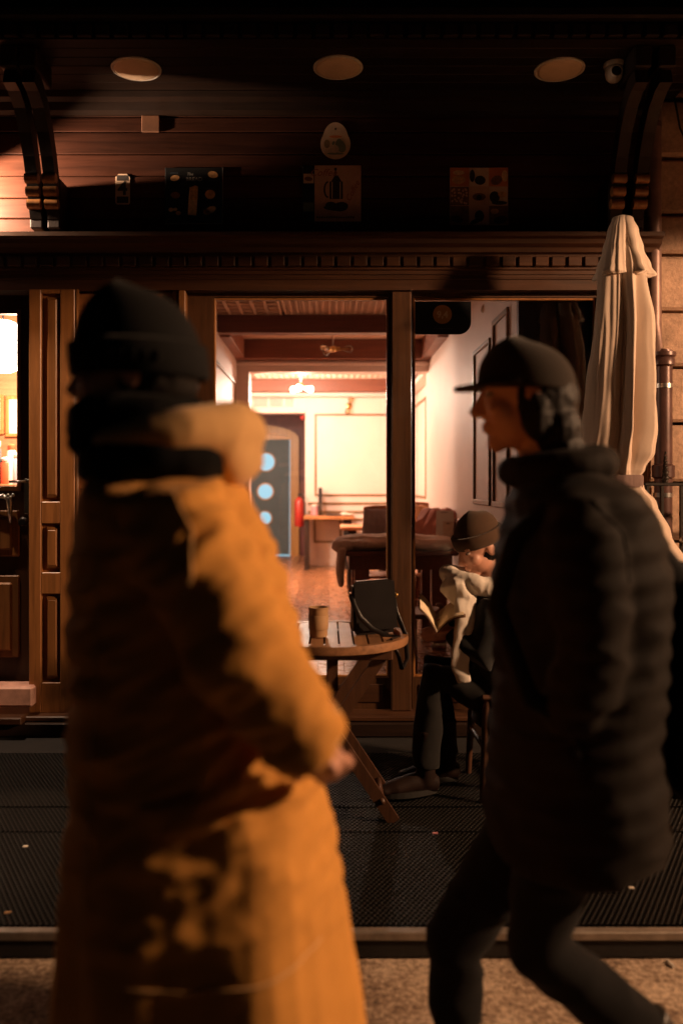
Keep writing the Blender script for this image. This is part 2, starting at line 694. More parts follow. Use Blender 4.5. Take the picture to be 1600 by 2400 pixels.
# honeycomb rubber mats, laid as long runs
def honeycomb(x0, x1, y0, y1, cell, z0, h, wall):
    dx, dy = cell, cell * math.sqrt(3) / 2
    nx, ny = int((x1 - x0) / dx), int((y1 - y0) / dy)
    ang = np.radians(np.arange(6) * 60 + 30)
    ro = cell / math.sqrt(3)
    ri = ro - wall
    ix, iy = np.meshgrid(np.arange(nx), np.arange(ny))
    cx = (x0 + dx * 0.5 + ix * dx + (iy % 2) * dx * 0.5).ravel()
    cy = (y0 + dy * 0.6 + iy * dy).ravel()
    keep = cx < x1
    cx, cy = cx[keep], cy[keep]
    n = len(cx)
    V = np.zeros((n, 18, 3))
    for k in range(6):
        c, s = math.cos(ang[k]), math.sin(ang[k])
        V[:, k] = np.stack([cx + ro * c, cy + ro * s, np.full(n, z0 + h)], 1)
        V[:, 6 + k] = np.stack([cx + ri * c, cy + ri * s, np.full(n, z0 + h)], 1)
        V[:, 12 + k] = np.stack([cx + ri * c, cy + ri * s, np.full(n, z0)], 1)
    quads = []
    for k in range(6):
        k2 = (k + 1) % 6
        quads.append([k, k2, 6 + k2, 6 + k])
        quads.append([6 + k, 6 + k2, 12 + k2, 12 + k])
    Q = (np.array(quads)[None] + (np.arange(n) * 18)[:, None, None]).reshape(-1)
    me = bpy.data.meshes.new('honeycomb')
    me.vertices.add(n * 18)
    me.vertices.foreach_set('co', V.ravel())
    me.loops.add(len(Q))
    me.loops.foreach_set('vertex_index', Q.astype(np.int32))
    nf = n * 12
    me.polygons.add(nf)
    me.polygons.foreach_set('loop_start', (np.arange(nf) * 4).astype(np.int32))
    me.update(calc_edges=True)
    me.validate()
    return me


mat_rows = [(2.612, 3.305, 'front honeycomb rubber mat along the metal edge strip'),
            (3.312, 3.560, 'narrow honeycomb rubber mat between the two mat seams'),
            (3.567, 4.28, 'honeycomb rubber mat under the slatted table, nearest the shopfront')]
for a, b, lab in mat_rows:
    t = thing('rubber_mat', lab, 'floor mat', (0, (a + b) / 2, DZ), 'honeycomb mats on the terrace')
    MB().box(-2.6, 2.6, a, b, DZ + 0.002, DZ + 0.006).build('backing', 'rubber_base', t)
    ho = link('honeycomb_ribs', honeycomb(-2.6, 2.6, a, b, 0.0185, DZ + 0.006, 0.006, 0.0023), 'rubber', t)
    stuff(ho)

# cigarette end and crumbs of litter
t = P(1565, 2222, 2.55)
cg = MB().tube([(t.x, 2.56, 0.006), (t.x + 0.006, 2.525, 0.006)], 0.004, 8).build('cigarette_end', 'cigarette')
recentre(cg)
tag(cg, 'white cigarette end lying against the deck edge', 'cigarette')

for px, py, sz_, mm, lab in ((1019, 1954, 0.010, 'pink_plastic', 'tiny pink scrap on the mat seam'),
                             (1478, 2082, 0.009, 'paper', 'tiny white paper scrap on the front mat at right'),
                             (1335, 1946, 0.007, 'paper', 'tiny white crumb near the mat seam at right'),
                             (60, 1985, 0.009, 'paper', 'tiny pale scrap on the front mat at left'),
                             (18, 2140, 0.009, 'kraft', 'tiny brown scrap near the metal strip at left')):
    Yl = F * (HC - DZ - 0.012) / (py - PY0)
    q = P(px, py, Yl)
    sc_m = MB().box(q.x - sz_, q.x + sz_, q.y - sz_ * 0.6, q.y + sz_ * 0.7, DZ + 0.0122, DZ + 0.016, 0.001)
    sc_m.v = [(v[0] + 0.3 * sz_ * noise.noise(Vector(v) * 90), v[1] + 0.3 * sz_ * noise.noise(Vector(v) * 70), v[2]) for v in sc_m.v]
    tag(recentre(sc_m.build('litter_scrap', mm)), lab, 'litter', 'scraps of litter')
for px, py, sz_, mm, lab in ((1152, 2232, 0.020, 'kraft', 'small brown dry leaf on the pavement between the legs'),
                             (1420, 2215, 0.022, 'dark_plastic', 'small dark leaf on pavement by deck edge'),
                             (1505, 2385, 0.016, 'dark_plastic', 'dark pebble on the pavement at bottom right')):
    Yl = F * HC / (py - PY0)
    q = P(px, py, Yl)
    lf = remesh(MB().ellipsoid((q.x, q.y, 0.006), (sz_, sz_ * 0.6, 0.006)), 0.003, 1, lambda p, n: 0.003 * noise.noise(p * 120))
    tag(recentre(link('dry_leaf' if 'leaf' in lab else 'pebble', lf, mm, None, True)), lab, 'leaf' if 'leaf' in lab else 'pebble')

# ------------------------------------------------------------------ cafe building
bld = thing('cafe_building', 'wood fronted cafe with large windows and dark bracketed eave', 'building', (0, 4.9, 0))

# upper plank wall
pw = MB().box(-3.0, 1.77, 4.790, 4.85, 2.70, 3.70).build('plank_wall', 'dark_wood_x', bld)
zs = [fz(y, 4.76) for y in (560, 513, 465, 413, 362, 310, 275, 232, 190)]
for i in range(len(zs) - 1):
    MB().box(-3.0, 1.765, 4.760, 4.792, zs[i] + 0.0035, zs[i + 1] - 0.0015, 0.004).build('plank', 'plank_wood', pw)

# cornice between windows and plank wall
CZ = 2.775
prof = [(4.80, CZ), (4.545, CZ), (4.545, CZ - 0.022), (4.575, CZ - 0.030), (4.585, CZ - 0.052),
        (4.615, CZ - 0.066), (4.625, CZ - 0.088), (4.650, CZ - 0.095), (4.650, CZ - 0.175), (4.662, CZ - 0.180),
        (4.662, CZ - 0.200), (4.80, CZ - 0.200)]
co = MB().prism(prof, -3.0, 1.80, 'YZ').build('cornice', 'frame_wood_x', bld)
d0 = MB().box(-0.0365, 0.0365, 4.628, 4.652, -0.027, 0.027, 0.004).mesh('dentil')
x = -2.95
first = None
while x < 1.76:
    if first is None:
        first = link('dentil', d0, 'frame_wood_x', co)
        first.location = (x, 0, CZ - 0.135)
    else:
        instance(first, 'dentil', (x, 0, CZ - 0.135), co)
    x += 0.0895
MB().box(-3.0, 1.775, 4.672, 4.80, 2.492, CZ - 0.199).build('frieze_board', 'frame_wood_x', bld)
MB().box(-3.0, 1.772, 4.664, 4.674, 2.548, 2.560, 0.003).build('frieze_bead', 'frame_wood_x', bld)

# eave: soffit boards, fascia with dentils, moulding at the wall
SZ = 3.58
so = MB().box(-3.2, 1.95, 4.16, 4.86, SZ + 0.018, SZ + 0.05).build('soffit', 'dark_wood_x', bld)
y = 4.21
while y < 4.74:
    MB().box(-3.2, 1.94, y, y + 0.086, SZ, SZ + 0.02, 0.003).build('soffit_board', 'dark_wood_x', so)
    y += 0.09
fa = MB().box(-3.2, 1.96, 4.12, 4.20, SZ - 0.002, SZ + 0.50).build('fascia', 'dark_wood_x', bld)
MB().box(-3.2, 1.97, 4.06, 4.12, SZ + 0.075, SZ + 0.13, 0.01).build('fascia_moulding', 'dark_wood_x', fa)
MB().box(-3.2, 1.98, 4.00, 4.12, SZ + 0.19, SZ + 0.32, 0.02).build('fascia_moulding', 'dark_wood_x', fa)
dm = MB().box(-0.034, 0.034, 4.095, 4.122, -0.03, 0.03, 0.004).mesh('eave_dentil')
x = -3.1
e0 = None
while x < 1.95:
    if e0 is None:
        e0 = link('eave_dentil', dm, 'dark_wood_x', fa)
        e0.location = (x, 0, SZ + 0.034)
    else:
        instance(e0, 'eave_dentil', (x, 0, SZ + 0.034), fa)
    x += 0.088
wm = [(4.76, SZ - 0.002), (4.66, SZ - 0.002), (4.67, SZ - 0.03), (4.70, SZ - 0.045), (4.715, SZ - 0.085), (4.74, SZ - 0.10), (4.76, SZ - 0.10)]
MB().prism(wm, -3.0, 1.77, 'YZ').build('wall_moulding', 'dark_wood_x', bld)

# recessed downlights in the soffit
for px, py in ((320, 160), (792, 157), (1310, 162)):
    Yd = F * (SZ - HC) / (PY0 - py)
    xd = fx(px, Yd)
    dl = MB().lathe([(0.128, 0.004), (0.128, -0.004), (0.120, -0.007), (0.116, -0.004)], (xd, Yd, SZ - 0.003), 40).build('downlight', 'white_plastic', bld, True, 40)
    MB().lathe([(0.115, 0.0), (0.115, -0.004), (0.10, -0.009), (0.05, -0.0115), (0.002, -0.012)], (xd, Yd, SZ - 0.004), 40).build('diffuser', 'lamp_disc', dl, True)

# carved brackets
def bracket(X, w=0.062):
    spine = [(4.20, 3.45), (4.27, 3.43), (4.36, 3.37), (4.44, 3.27), (4.50, 3.16), (4.545, 3.05), (4.575, 2.95), (4.60, 2.87), (4.66, 2.83)]
    th = [0.10, 0.095, 0.085, 0.08, 0.078, 0.075, 0.075, 0.07, 0.05]
    a, b = [], []
    for i, (yy, zz) in enumerate(spine):
        p0 = spine[max(0, i - 1)]
        p1 = spine[min(len(spine) - 1, i + 1)]
        t = Vector((p1[0] - p0[0], p1[1] - p0[1])).normalized()
        nrm = Vector((-t.y, t.x))
        a.append((yy + nrm.x * th[i] / 2, zz + nrm.y * th[i] / 2))
        b.append((yy - nrm.x * th[i] / 2, zz - nrm.y * th[i] / 2))
    poly = a + b[::-1]
    br = MB().prism(poly, X - w / 2, X + w / 2, 'YZ')
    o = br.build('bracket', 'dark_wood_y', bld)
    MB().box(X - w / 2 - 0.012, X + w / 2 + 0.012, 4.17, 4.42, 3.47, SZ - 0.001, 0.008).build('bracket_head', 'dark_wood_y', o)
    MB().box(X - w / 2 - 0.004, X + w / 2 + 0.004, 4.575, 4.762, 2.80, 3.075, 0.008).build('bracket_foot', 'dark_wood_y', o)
    for k in range(3):
        zc = 3.045 - k * 0.062
        yc = 4.545 + k * 0.019
        MB().tube([(X - w / 2 - 0.004, yc - 0.035, zc), (X + w / 2 + 0.004, yc - 0.035, zc)], 0.026, 14).build('scroll', 'pilaster_wood', o, True, 50)
    return o


for X in (-1.555, -1.462, 1.546, 1.665):
    bracket(X)

# ---- shopfront: glazed door (far left), pilaster, boarded bay, windows
SILL = 0.18
MB().box(-3.0, 1.79, 4.56, 4.95, 0.076, SILL - 0.03, 0.006).build('plinth', 'dark_wood_x', bld)
MB().box(-1.66, 1.79, 4.585, 4.90, SILL - 0.028, SILL, 0.006).build('sill', 'frame_wood_x', bld)
MB().box(-2.7, -1.615, 4.52, 4.90, SILL - 0.029, SILL + 0.01, 0.006).build('sill', 'frame_wood_x', bld)
MB().box(-2.7, fx(77, 4.6), 4.60, 4.74, fz(1658, 4.6), fz(1610, 4.6), 0.012).build('door_step', 'pink_stone', bld)

# door
DYF = 4.84
door = MB()
dl, dr = -2.62, -1.635
z0, z1 = 0.30, 2.50
gl, gr = -2.50, fx(42, DYF)
gt, gb = fz(735, DYF), fz(1140, DYF)
door.box(gr, dr, DYF, DYF + 0.05, z0, z1)
door.box(dl, gl, DYF, DYF + 0.05, z0, z1)
door.box(gl, gr, DYF, DYF + 0.05, gt, z1)
door.box(gl, gr, DYF, DYF + 0.05, z0, gb)
door = door.build('door', 'frame_wood_z', bld)
MB().box(gl, gr, DYF + 0.02, DYF + 0.026, gb, gt).build('door_pane', 'pane', door)
for (pa, pb) in ((1196, 1304), (1348, 1540)):
    x1 = fx(48, DYF)
    za, zb = fz(pb, DYF), fz(pa, DYF)
    for k, (dxy, dep) in enumerate(((0.0, 0.014), (0.04, 0.026))):
        MB().box(gl + dxy, x1 - dxy, DYF - dep, DYF + 0.001, za + dxy, zb - dxy, 0.010).build('raised_panel', 'pilaster_wood', door)
fr = MB()
fr.box(gl, gr, DYF - 0.012, DYF, gb - 0.025, gb)
fr.box(gr, gr + 0.02, DYF - 0.012, DYF, gb - 0.025, gt + 0.02)
fr.build('glazing_bead', 'pilaster_wood', door)
hp = MB().box(fx(58, DYF), fx(71, DYF), DYF - 0.010, DYF, fz(1205, DYF), fz(1122, DYF), 0.004).build('handle_plate', 'steel', door)
MB().lathe([(0.012, 0.0), (0.012, -0.03), (0.026, -0.045), (0.028, -0.06), (0.018, -0.072)], (fx(64, DYF), DYF - 0.008, fz(1222, DYF)), 18, 'Y').build('knob', 'black_metal', hp, True, 40)
MB().tube([(fx(64, DYF), DYF - 0.01, fz(1130, DYF)), (fx(66, DYF), DYF - 0.045, fz(1128, DYF)), (fx(30, DYF), DYF - 0.05, fz(1129, DYF))], 0.008, 10).build('lever', 'steel', hp, True)
# carved pull with scrolls across the lock rail
pu = MB().tube([(gl + 0.2, DYF - 0.02, fz(1163, DYF)), (fx(18, DYF), DYF - 0.05, fz(1163, DYF)), (fx(30, DYF), DYF - 0.05, fz(1170, DYF)), (fx(30, DYF), DYF - 0.03, fz(1225, DYF))], [0.012, 0.014, 0.018, 0.010], 10)
for k in range(5):
    pu.ellipsoid((fx(16 + k * 6, DYF), DYF - 0.055 - 0.004 * (k % 2), fz(1160 + (k % 2) * 5, DYF)), (0.010, 0.010, 0.010), None, 10, 6)
pu.build('pull_handle', 'steel', door, True)
# jamb left of the pilaster and head above the door
MB().box(-2.7, -1.622, 4.70, 4.90, 2.494, 2.575).build('door_head', 'dark_wood_x', bld)

# pilaster with recessed channel and raised strips
px0, px1, pxa, pxb = -1.622, -1.372, -1.556, -1.452
PYF = 4.655
pil = MB()
pil.box(px0, pxa, PYF, 4.86, SILL, 2.493, 0.004)
pil.box(pxb, px1, PYF, 4.86, SILL, 2.493, 0.004)
pil.box(pxa, pxb, PYF + 0.035, 4.86, SILL, 2.493)
for a, b in ((2.470, 2.493), (fz(1227, PYF), fz(1176, PYF)), (fz(1392, PYF), fz(1342, PYF)), (SILL, fz(1600, PYF))):
    pil.box(pxa - 0.001, pxb + 0.001, PYF + 0.002, PYF + 0.04, a, b, 0.003)
pil = pil.build('pilaster', 'pilaster_wood', bld)
for a, b in ((fz(1172, PYF), 2.466), (fz(1338, PYF), fz(1230, PYF)), (fz(1597, PYF), fz(1394, PYF))):
    rp = MB()
    cxp = (pxa + pxb) / 2 + 0.006
    zz0, zz1 = a + 0.012, b - 0.012
    w1, w2 = 0.034, 0.020
    rp.rings([[(cxp - w1, PYF + 0.036, zz0), (cxp + w1, PYF + 0.036, zz0), (cxp + w1, PYF + 0.036, zz1), (cxp - w1, PYF + 0.036, zz1)],
              [(cxp - w1, PYF + 0.020, zz0), (cxp + w1, PYF + 0.020, zz0), (cxp + w1, PYF + 0.020, zz1), (cxp - w1, PYF + 0.020, zz1)],
              [(cxp - w2, PYF + 0.004, zz0 + 0.02), (cxp + w2, PYF + 0.004, zz0 + 0.02), (cxp + w2, PYF + 0.004, zz1 - 0.02), (cxp - w2, PYF + 0.004, zz1 - 0.02)]])
    rp.build('raised_strip', 'pilaster_wood', pil)
MB().tube([(px1 + 0.010, PYF + 0.012, SILL), (px1 + 0.010, PYF + 0.012, 2.492)], 0.011, 10).build('corner_bead', 'pilaster_wood', pil, True)

# boarded bay between pilaster and window
bay = MB().box(px1, -0.80, 4.76, 4.86, SILL, 2.493).build('boarded_bay', 'dark_wood_x', bld)
bz = SILL + 0.002
bh = 0.1215
top = 2.492
k = 0
zz = top
while zz > SILL + 0.02:
    zn = max(SILL, zz - bh)
    MB().box(px1 + 0.001, -0.845, 4.722, 4.762, zn + 0.003, zz - 0.001, 0.004).build('bay_board', 'bay_wood', bay)
    zz = zn
# right-hand trim of the bay
tr = MB()
tr.box(-0.845, -0.812, 4.690, 4.86, SILL, 2.492, 0.005)
tr.box(-0.811, -0.772, 4.672, 4.86, SILL, 2.492, 0.005)
tr.build('bay_trim', 'pilaster_wood', bld)

# windows
WY = 4.745            # face of window frames
wt, wb = fz(697, WY), fz(1588, WY)


def window(x0, x1, gx0, gx1, label):
    f = MB()
    f.box(x0, gx0, WY, WY + 0.09, SILL, 2.491)
    f.box(gx1, x1, WY, WY + 0.09, SILL, 2.491)
    f.box(gx0, gx1, WY, WY + 0.09, wt, 2.491)
    f.box(gx0, gx1, WY, WY + 0.09, SILL, wb)
    f = f.build('window', 'frame_wood_z', bld)
    f['label'] = label
    bd = MB()
    b = 0.012
    for i, yy in enumerate((WY + 0.012,)):
        bd.box(gx0, gx0 + b, yy, yy + 0.03, wb, wt, 0.003)
        bd.box(gx1 - b, gx1, yy, yy + 0.03, wb, wt, 0.003)
        bd.box(gx0 + b, gx1 - b, yy, yy + 0.03, wt - b, wt, 0.003)
        bd.box(gx0 + b, gx1 - b, yy, yy + 0.03, wb, wb + b, 0.003)
    bd.build('glazing_bead', 'pilaster_wood', f)
    MB().box(gx0 + 0.002, gx1 - 0.002, WY + 0.044, WY + 0.050, wb + 0.002, wt - 0.002).build('window_pane', 'pane', f)
    MB().box(gx0 + 0.03, gx1 - 0.03, WY - 0.010, WY + 0.001, SILL + 0.035, wb - 0.035, 0.008).build('lower_panel', 'frame_wood_x', f)
    return f


window(-0.772, fx(913, WY) + 0.004, fx(500, WY), fx(911, WY), 'large clear window between boarded bay and central post')
window(fx(967, WY) - 0.004, 1.775, fx(968, WY), fx(1397, WY), 'large clear window with dark rating sticker')
# central post in front of the joint
post = MB()
post.box(fx(917, 4.7), fx(963, 4.7), 4.690, 4.85, SILL, 2.490, 0.006)
post.build('central_post', 'frame_wood_z', bld)
# corner post
MB().box(1.60, 1.765, 4.69, 4.744, SILL, 2.490, 0.006).build('corner_post', 'pilaster_wood', bld)

# ---- interior of the cafe
IF = 0.18
fl = MB().box(-4.0, 1.6, 4.87, 15.2, IF - 0.08, IF - 0.012).build('interior_floor', 'dark_wood_y', bld)
x = -1.5
i = 0
while x < 1.55:
    MB().box(x, x + 0.0885, 4.88, 14.9, IF - 0.012, IF + random.uniform(-0.0006, 0.0006), 0.0015).build('floor_board', 'floor_wood', fl)
    x += 0.09
LX, RX = -0.965, 1.10
MB().box(LX - 0.09, LX, 4.88, 9.2, IF, 3.2).build('interior_wall', 'cream_paint', bld)
MB().box(RX, RX + 0.09, 4.95, 9.2, IF, 3.2).build('interior_wall', 'cream_paint', bld)
MB().box(RX, 1.60, 4.90, 4.945, IF, 3.2).build('window_backing', 'leg_wood', bld)
# piers and lintel between the two rooms
MB().box(-1.60, -0.835, 9.2, 9.45, IF, 3.2).build('pier', 'cream_paint', bld)
MB().box(RX, 1.60, 9.2, 9.42, IF, 3.2).build('pier', 'cream_paint', bld)
MB().box(-0.835, RX, 9.2, 9.44, 2.63, 3.2).build('lintel', 'cream_paint', bld)
MB().box(LX, RX, 9.14, 9.2, 2.70, 2.742, 0.01).build('lintel_moulding', 'cream_paint', bld)
# back room
MB().box(1.30, 1.39, 9.42, 12.8, IF, 3.2).build('interior_wall', 'cream_paint', bld)
MB().box(-1.70, -1.60, 9.2, 14.8, IF, 3.2).build('interior_wall', 'cream_paint', bld)
BW = 12.8
MB().box(fx(715, BW), 1.39, BW, BW + 0.1, IF, 3.2).build('interior_wall', 'cream_paint', bld)
MB().box(-1.60, fx(715, BW), BW - 0.02, BW + 0.3, fz(968, BW), 3.2).build('bulkhead', 'cream_paint', bld)
MB().box(fx(715, BW), fx(715, BW) + 0.10, BW + 0.1, 14.8, IF, 3.2).build('interior_wall', 'dark_red', bld)
MB().box(-1.60, fx(715, BW), BW + 0.3, 14.8, 2.60, 2.70).build('niche_ceiling', 'dark_red', bld)
DB = 14.6
MB().box(-1.60, fx(715, BW), DB + 0.06, DB + 0.16, IF, 2.6).build('interior_wall', 'dark_red', bld)

# ceilings: flat, with lattice panels and dark coffers
CEI = 2.92
MB().box(-1.7, 1.6, 4.86, 15.0, CEI + 0.03, CEI + 0.10).build('interior_ceiling', 'grille_paint', bld)
MB().box(-3.9, -1.06, 4.86, 9.2, CEI + 0.03, CEI + 0.10).build('shop_ceiling', 'shop_board', bld)


def lattice(x0, x1, y0, y1, nx, ny, wx, wy, name='ceiling_lattice'):
    m = MB()
    z0_, z1_ = CEI, CEI + 0.028
    for i in range(nx + 1):
        xx = x0 + (x1 - x0) * i / nx
        m.box(xx - wx / 2, xx + wx / 2, y0, y1, z0_, z1_)
    for j in range(ny + 1):
        yy = y0 + (y1 - y0) * j / ny
        m.box(x0, x1, yy - wy / 2, yy + wy / 2, z0_ + 0.003, z1_ - 0.002)
    o = m.build(name, 'grille_paint', bld)
    stuff(o)
    return o


lattice(-0.96, -0.40, 5.0, 7.55, 5, 18, 0.022, 0.03)
lattice(-0.36, 1.08, 5.0, 7.55, 26, 40, 0.020, 0.030)
lattice(-1.0, 0.95, 9.5, 12.2, 24, 34, 0.022, 0.026)
# beams
for (y0_, y1_, zb_) in ((7.56, 7.70, 2.765), (9.0, 9.14, 2.745)):
    MB().box(LX, RX, y0_, y1_, zb_, CEI + 0.03, 0.006).build('ceiling_beam', 'beam_wood', bld)
for x0_, x1_ in ((LX, LX + 0.10), (RX - 0.10, RX)):
    MB().box(x0_, x1_, 7.70, 9.0, 2.75, CEI + 0.03, 0.006).build('ceiling_beam', 'beam_wood_y', bld)
MB().box(-1.6, 1.30, 12.35, 12.5, 2.75, CEI + 0.03, 0.008).build('ceiling_beam', 'beam_wood', bld)
MB().box(0.98, 1.12, 9.44, 12.35, 2.75, CEI + 0.03, 0.008).build('ceiling_beam', 'beam_wood_y', bld)
MB().box(-1.60, 1.30, 12.5, 12.8, 2.70, 2.76, 0.02).build('wall_cornice', 'cream_paint', bld)
MB().box(1.12, 1.30, 9.44, 12.5, 2.70, 2.76, 0.02).build('wall_cornice', 'cream_paint', bld)


def frame_on_back(px0_, px1_, py0_, py1_, Y, w=0.03):
    x0_, x1_ = fx(px0_, Y), fx(px1_, Y)
    za, zb = fz(py1_, Y), fz(py0_, Y)
    m = MB()
    m.box(x0_, x1_, Y - 0.016, Y, zb - w, zb, 0.004)
    m.box(x0_, x1_, Y - 0.016, Y, za, za + w, 0.004)
    m.box(x0_, x0_ + w, Y - 0.016, Y, za + w, zb - w, 0.004)
    m.box(x1_ - w, x1_, Y - 0.016, Y, za + w, zb - w, 0.004)
    return m.build('panel_moulding', 'gold_trim', bld)


frame_on_back(737, 950, 970, 1163, BW)
frame_on_back(735, 800, 1215, 1272, BW)
frame_on_back(815, 950, 1215, 1272, BW)
for py in (1180, 1200):
    MB().box(fx(722, BW), 1.30, BW - 0.02, BW, fz(py + 2.5, BW), fz(py - 2.5, BW), 0.004).build('dado_rail', 'gold_trim', bld)
MB().box(fx(722, BW), 1.30, BW - 0.018, BW, IF, IF + 0.10, 0.006).build('skirting', 'cream_paint', bld)


def frame_on_side(X, y0_, y1_, za, zb, w=0.035, side=-1, mat='gold_trim'):
    m = MB()
    xa, xb = (X - 0.016, X) if side < 0 else (X, X + 0.016)
    m.box(xa, xb, y0_, y1_, zb - w, zb, 0.004)
    m.box(xa, xb, y0_, y1_, za, za + w, 0.004)
    m.box(xa, xb, y0_, y0_ + w, za + w, zb - w, 0.004)
    m.box(xa, xb, y1_ - w, y1_, za + w, zb - w, 0.004)
    return m.build('panel_moulding', 'gold_trim' if mat == 'gold_trim' else mat, bld)


frame_on_side(1.30, 9.6, 11.05, 1.22, 2.56)
frame_on_side(1.30, 11.15, 12.7, 1.22, 2.56)
frame_on_side(RX, 5.15, 5.62, 1.28, 2.50)
frame_on_side(RX, 5.72, 6.35, 1.28, 2.41)
frame_on_side(LX, 7.0, 9.0, 1.25, 2.5, side=1)
for X_, y0_, y1_, sd in ((1.30, 9.44, 12.78, -1), (RX, 5.0, 9.2, -1)):
    MB().box(X_ - 0.02, X_, y0_, y1_, 1.10, 1.135, 0.005).build('dado_rail', 'gold_trim' if X_ > 1.2 else 'beam_wood_y', bld)

# air-conditioning grille on the bulkhead
ac = MB().box(fx(592, BW), fx(692, BW), BW - 0.035, BW - 0.02, fz(955, BW), fz(934, BW), 0.003).build('air_vent', 'white_plastic', bld)
for k in range(5):
    zz = fz(953 - k * 4.1, BW)
    MB().box(fx(594, BW), fx(628, BW), BW - 0.037, BW - 0.033, zz, zz + 0.012).build('vent_slot', 'beam_wood', ac)
    MB().box(fx(632, BW), fx(664, BW), BW - 0.037, BW - 0.033, zz, zz + 0.012).build('vent_slot', 'beam_wood', ac)
    MB().box(fx(668, BW), fx(688, BW), BW - 0.037, BW - 0.033, zz, zz + 0.012).build('vent_slot', 'beam_wood', ac)

# arched back door with three round lit windows
xl, xr = fx(540, DB), fx(680, DB)
zt = fz(1030, DB)
dd = MB().box(xl, xr - 0.012, DB, DB + 0.04, IF + 0.02, zt).build('back_door', 'door_blue', bld)
dd['label'] = 'grey blue door with three round lit windows'
for px, py, r in ((623, 1083, 0.147), (622, 1152, 0.125), (621, 1214, 0.105)):
    ring = MB().lathe([(r + 0.022, 0.0), (r + 0.022, -0.010), (r, -0.012), (r, -0.001)], (fx(px, DB), DB, fz(py, DB)), 36, 'Y').build('porthole', 'arch_wood', dd, True, 40)
    MB().lathe([(r, -0.001), (r, -0.005)], (fx(px, DB), DB, fz(py, DB)), 36, 'Y').build('porthole_glass', 'day_window', ring)
MB().box(xr - 0.012, xr, DB + 0.01, DB + 0.03, IF + 0.01, zt).build('lit_gap', 'day_window', dd)
MB().box(xl, xr, DB + 0.01, DB + 0.03, IF + 0.002, IF + 0.02).build('lit_gap', 'day_window', dd)
ar = MB()
xa0, xa1 = xr + 0.002, xr + 0.15
ar.box(xa0, xa1, DB - 0.10, DB + 0.05, IF, zt)
n = 14
cxm = (xl + xr) / 2
hw0, hw1 = xr - cxm + 0.002, xr - cxm + 0.15
pin, pout = [], []
for k in range(n + 1):
    a = PI * k / n
    pin.append((cxm + hw0 * math.cos(a), zt + 0.10 * math.sin(a)))
    pout.append((cxm + hw1 * math.cos(a), zt + 0.24 * math.sin(a)))
ar.prism(pin + pout[::-1], DB - 0.10, DB + 0.05, 'XZ')
ar.build('door_arch', 'arch_wood', bld)
MB().prism([(cxm - hw0, zt)] + [(p[0], p[1]) for p in pin[::-1]] + [(cxm + hw0, zt)], DB + 0.005, DB + 0.03, 'XZ').build('arch_panel', 'arch_wood', bld)
MB().ellipsoid((fx(708, 12.7), 12.76, fz(978, 12.7)), (0.035, 0.03, 0.035)).build('alarm_light', 'red_paint', bld, True)

# shop room behind the glazed door (far left)
SW = 7.2
MB().box(-4.0, -1.06, SW, SW + 0.1, IF, 3.2).build('shop_wall', 'shop_board', bld)
MB().box(-4.1, -4.0, 4.9, SW, IF, 3.2).build('shop_wall', 'cream_paint', bld)
for k in range(7):
    yy = 5.1 + k * 0.30
    MB().box(-4.0, -1.06, yy, yy + 0.09, CEI - 0.10, CEI + 0.03, 0.006).build('shop_ceiling_beam', 'shop_board', bld)

# flush the pieces of the building that hide the room from the street above the shopfront
MB().box(-4.1, 1.7, 4.86, 4.90, 2.50, 3.7).build('inner_wall', 'cream_paint', bld)
MB().box(-1.64, -0.76, 4.862, 4.90, IF, 2.50).build('inner_wall', 'cream_paint', bld)

# ------------------------------------------------------------------ neighbouring stone house
nb = thing('stone_house', 'rough brown stone wall of the house right of the cafe', 'building', (3.0, 4.95, 0))
MB().box(1.80, 6.5, 4.92, 5.4, 0.0, 5.0).build('backing_wall', 'wall_stone', nb)
joints = [2.775, 2.71, 2.39, 2.08, 1.765, 1.43, 1.10, 0.78, 0.45, 0.07]
zc = [5.0, 4.62, 4.28, 3.94, 3.60, 3.27, 2.95, 2.72, 2.40, 2.085, 1.77, 1.435, 1.105, 0.78, 0.45, 0.09]
for r in range(len(zc) - 1):
    x = 1.80 - (0.18 if r % 2 else 0.0)
    while x < 4.2:
        w = random.uniform(0.48, 0.72)
        xa, xb = max(1.80, x), x + w
        if xb - xa > 0.06:
            m = MB()
            m.box(xa + 0.008, xb - 0.008, 4.80 + random.uniform(-0.012, 0.012), 4.93, zc[r + 1] + 0.009, zc[r] - 0.009, 0.016)
            m.build('stone_block', 'wall_stone', nb)
        x += w

# added eave piece next door, the red light there painted into its colour
rm = MB()
rm.prism([(4.75, 3.50), (4.75, 3.47), (4.05, 3.66), (4.05, 3.70)], 1.99, 3.6, 'YZ')
rm = rm.build('red_lit_eave', 'red_light_tint', nb)
MB().box(1.99, 2.03, 4.05, 4.75, 3.42, 3.50, 0.005).build('eave_edge', 'iron', rm)

# ------------------------------------------------------------------ drainpipe
dp = thing('drainpipe', 'dark painted drainpipe with collars against the stone wall', 'drainpipe', (fx(1552, 4.66), 4.66, 0.072))
Yp = 4.66
xa, xb = fx(1530, Yp), fx(1553, Yp)
MB().tube([(xa, Yp, 4.2), (xa, Yp, 2.3), (xa + 0.01, Yp, 2.15), (xb - 0.01, Yp, 2.0), (xb, Yp, fz(820, Yp))],
          [0.042, 0.042, 0.038, 0.042, 0.043], 20).build('upper_pipe', 'pipe_zinc', dp, True, 60)
MB().tube([(xb, Yp, fz(822, Yp)), (xb, Yp, DZ)], 0.047, 20).build('lower_pipe', 'pipe_paint', dp, True, 60)
MB().lathe([(0.047, -0.06), (0.062, -0.05), (0.062, -0.02), (0.055, -0.01), (0.066, 0.0), (0.066, 0.02), (0.04, 0.022)], (xb, Yp, fz(835, Yp)), 24).build('socket', 'pipe_paint', dp, True, 40)
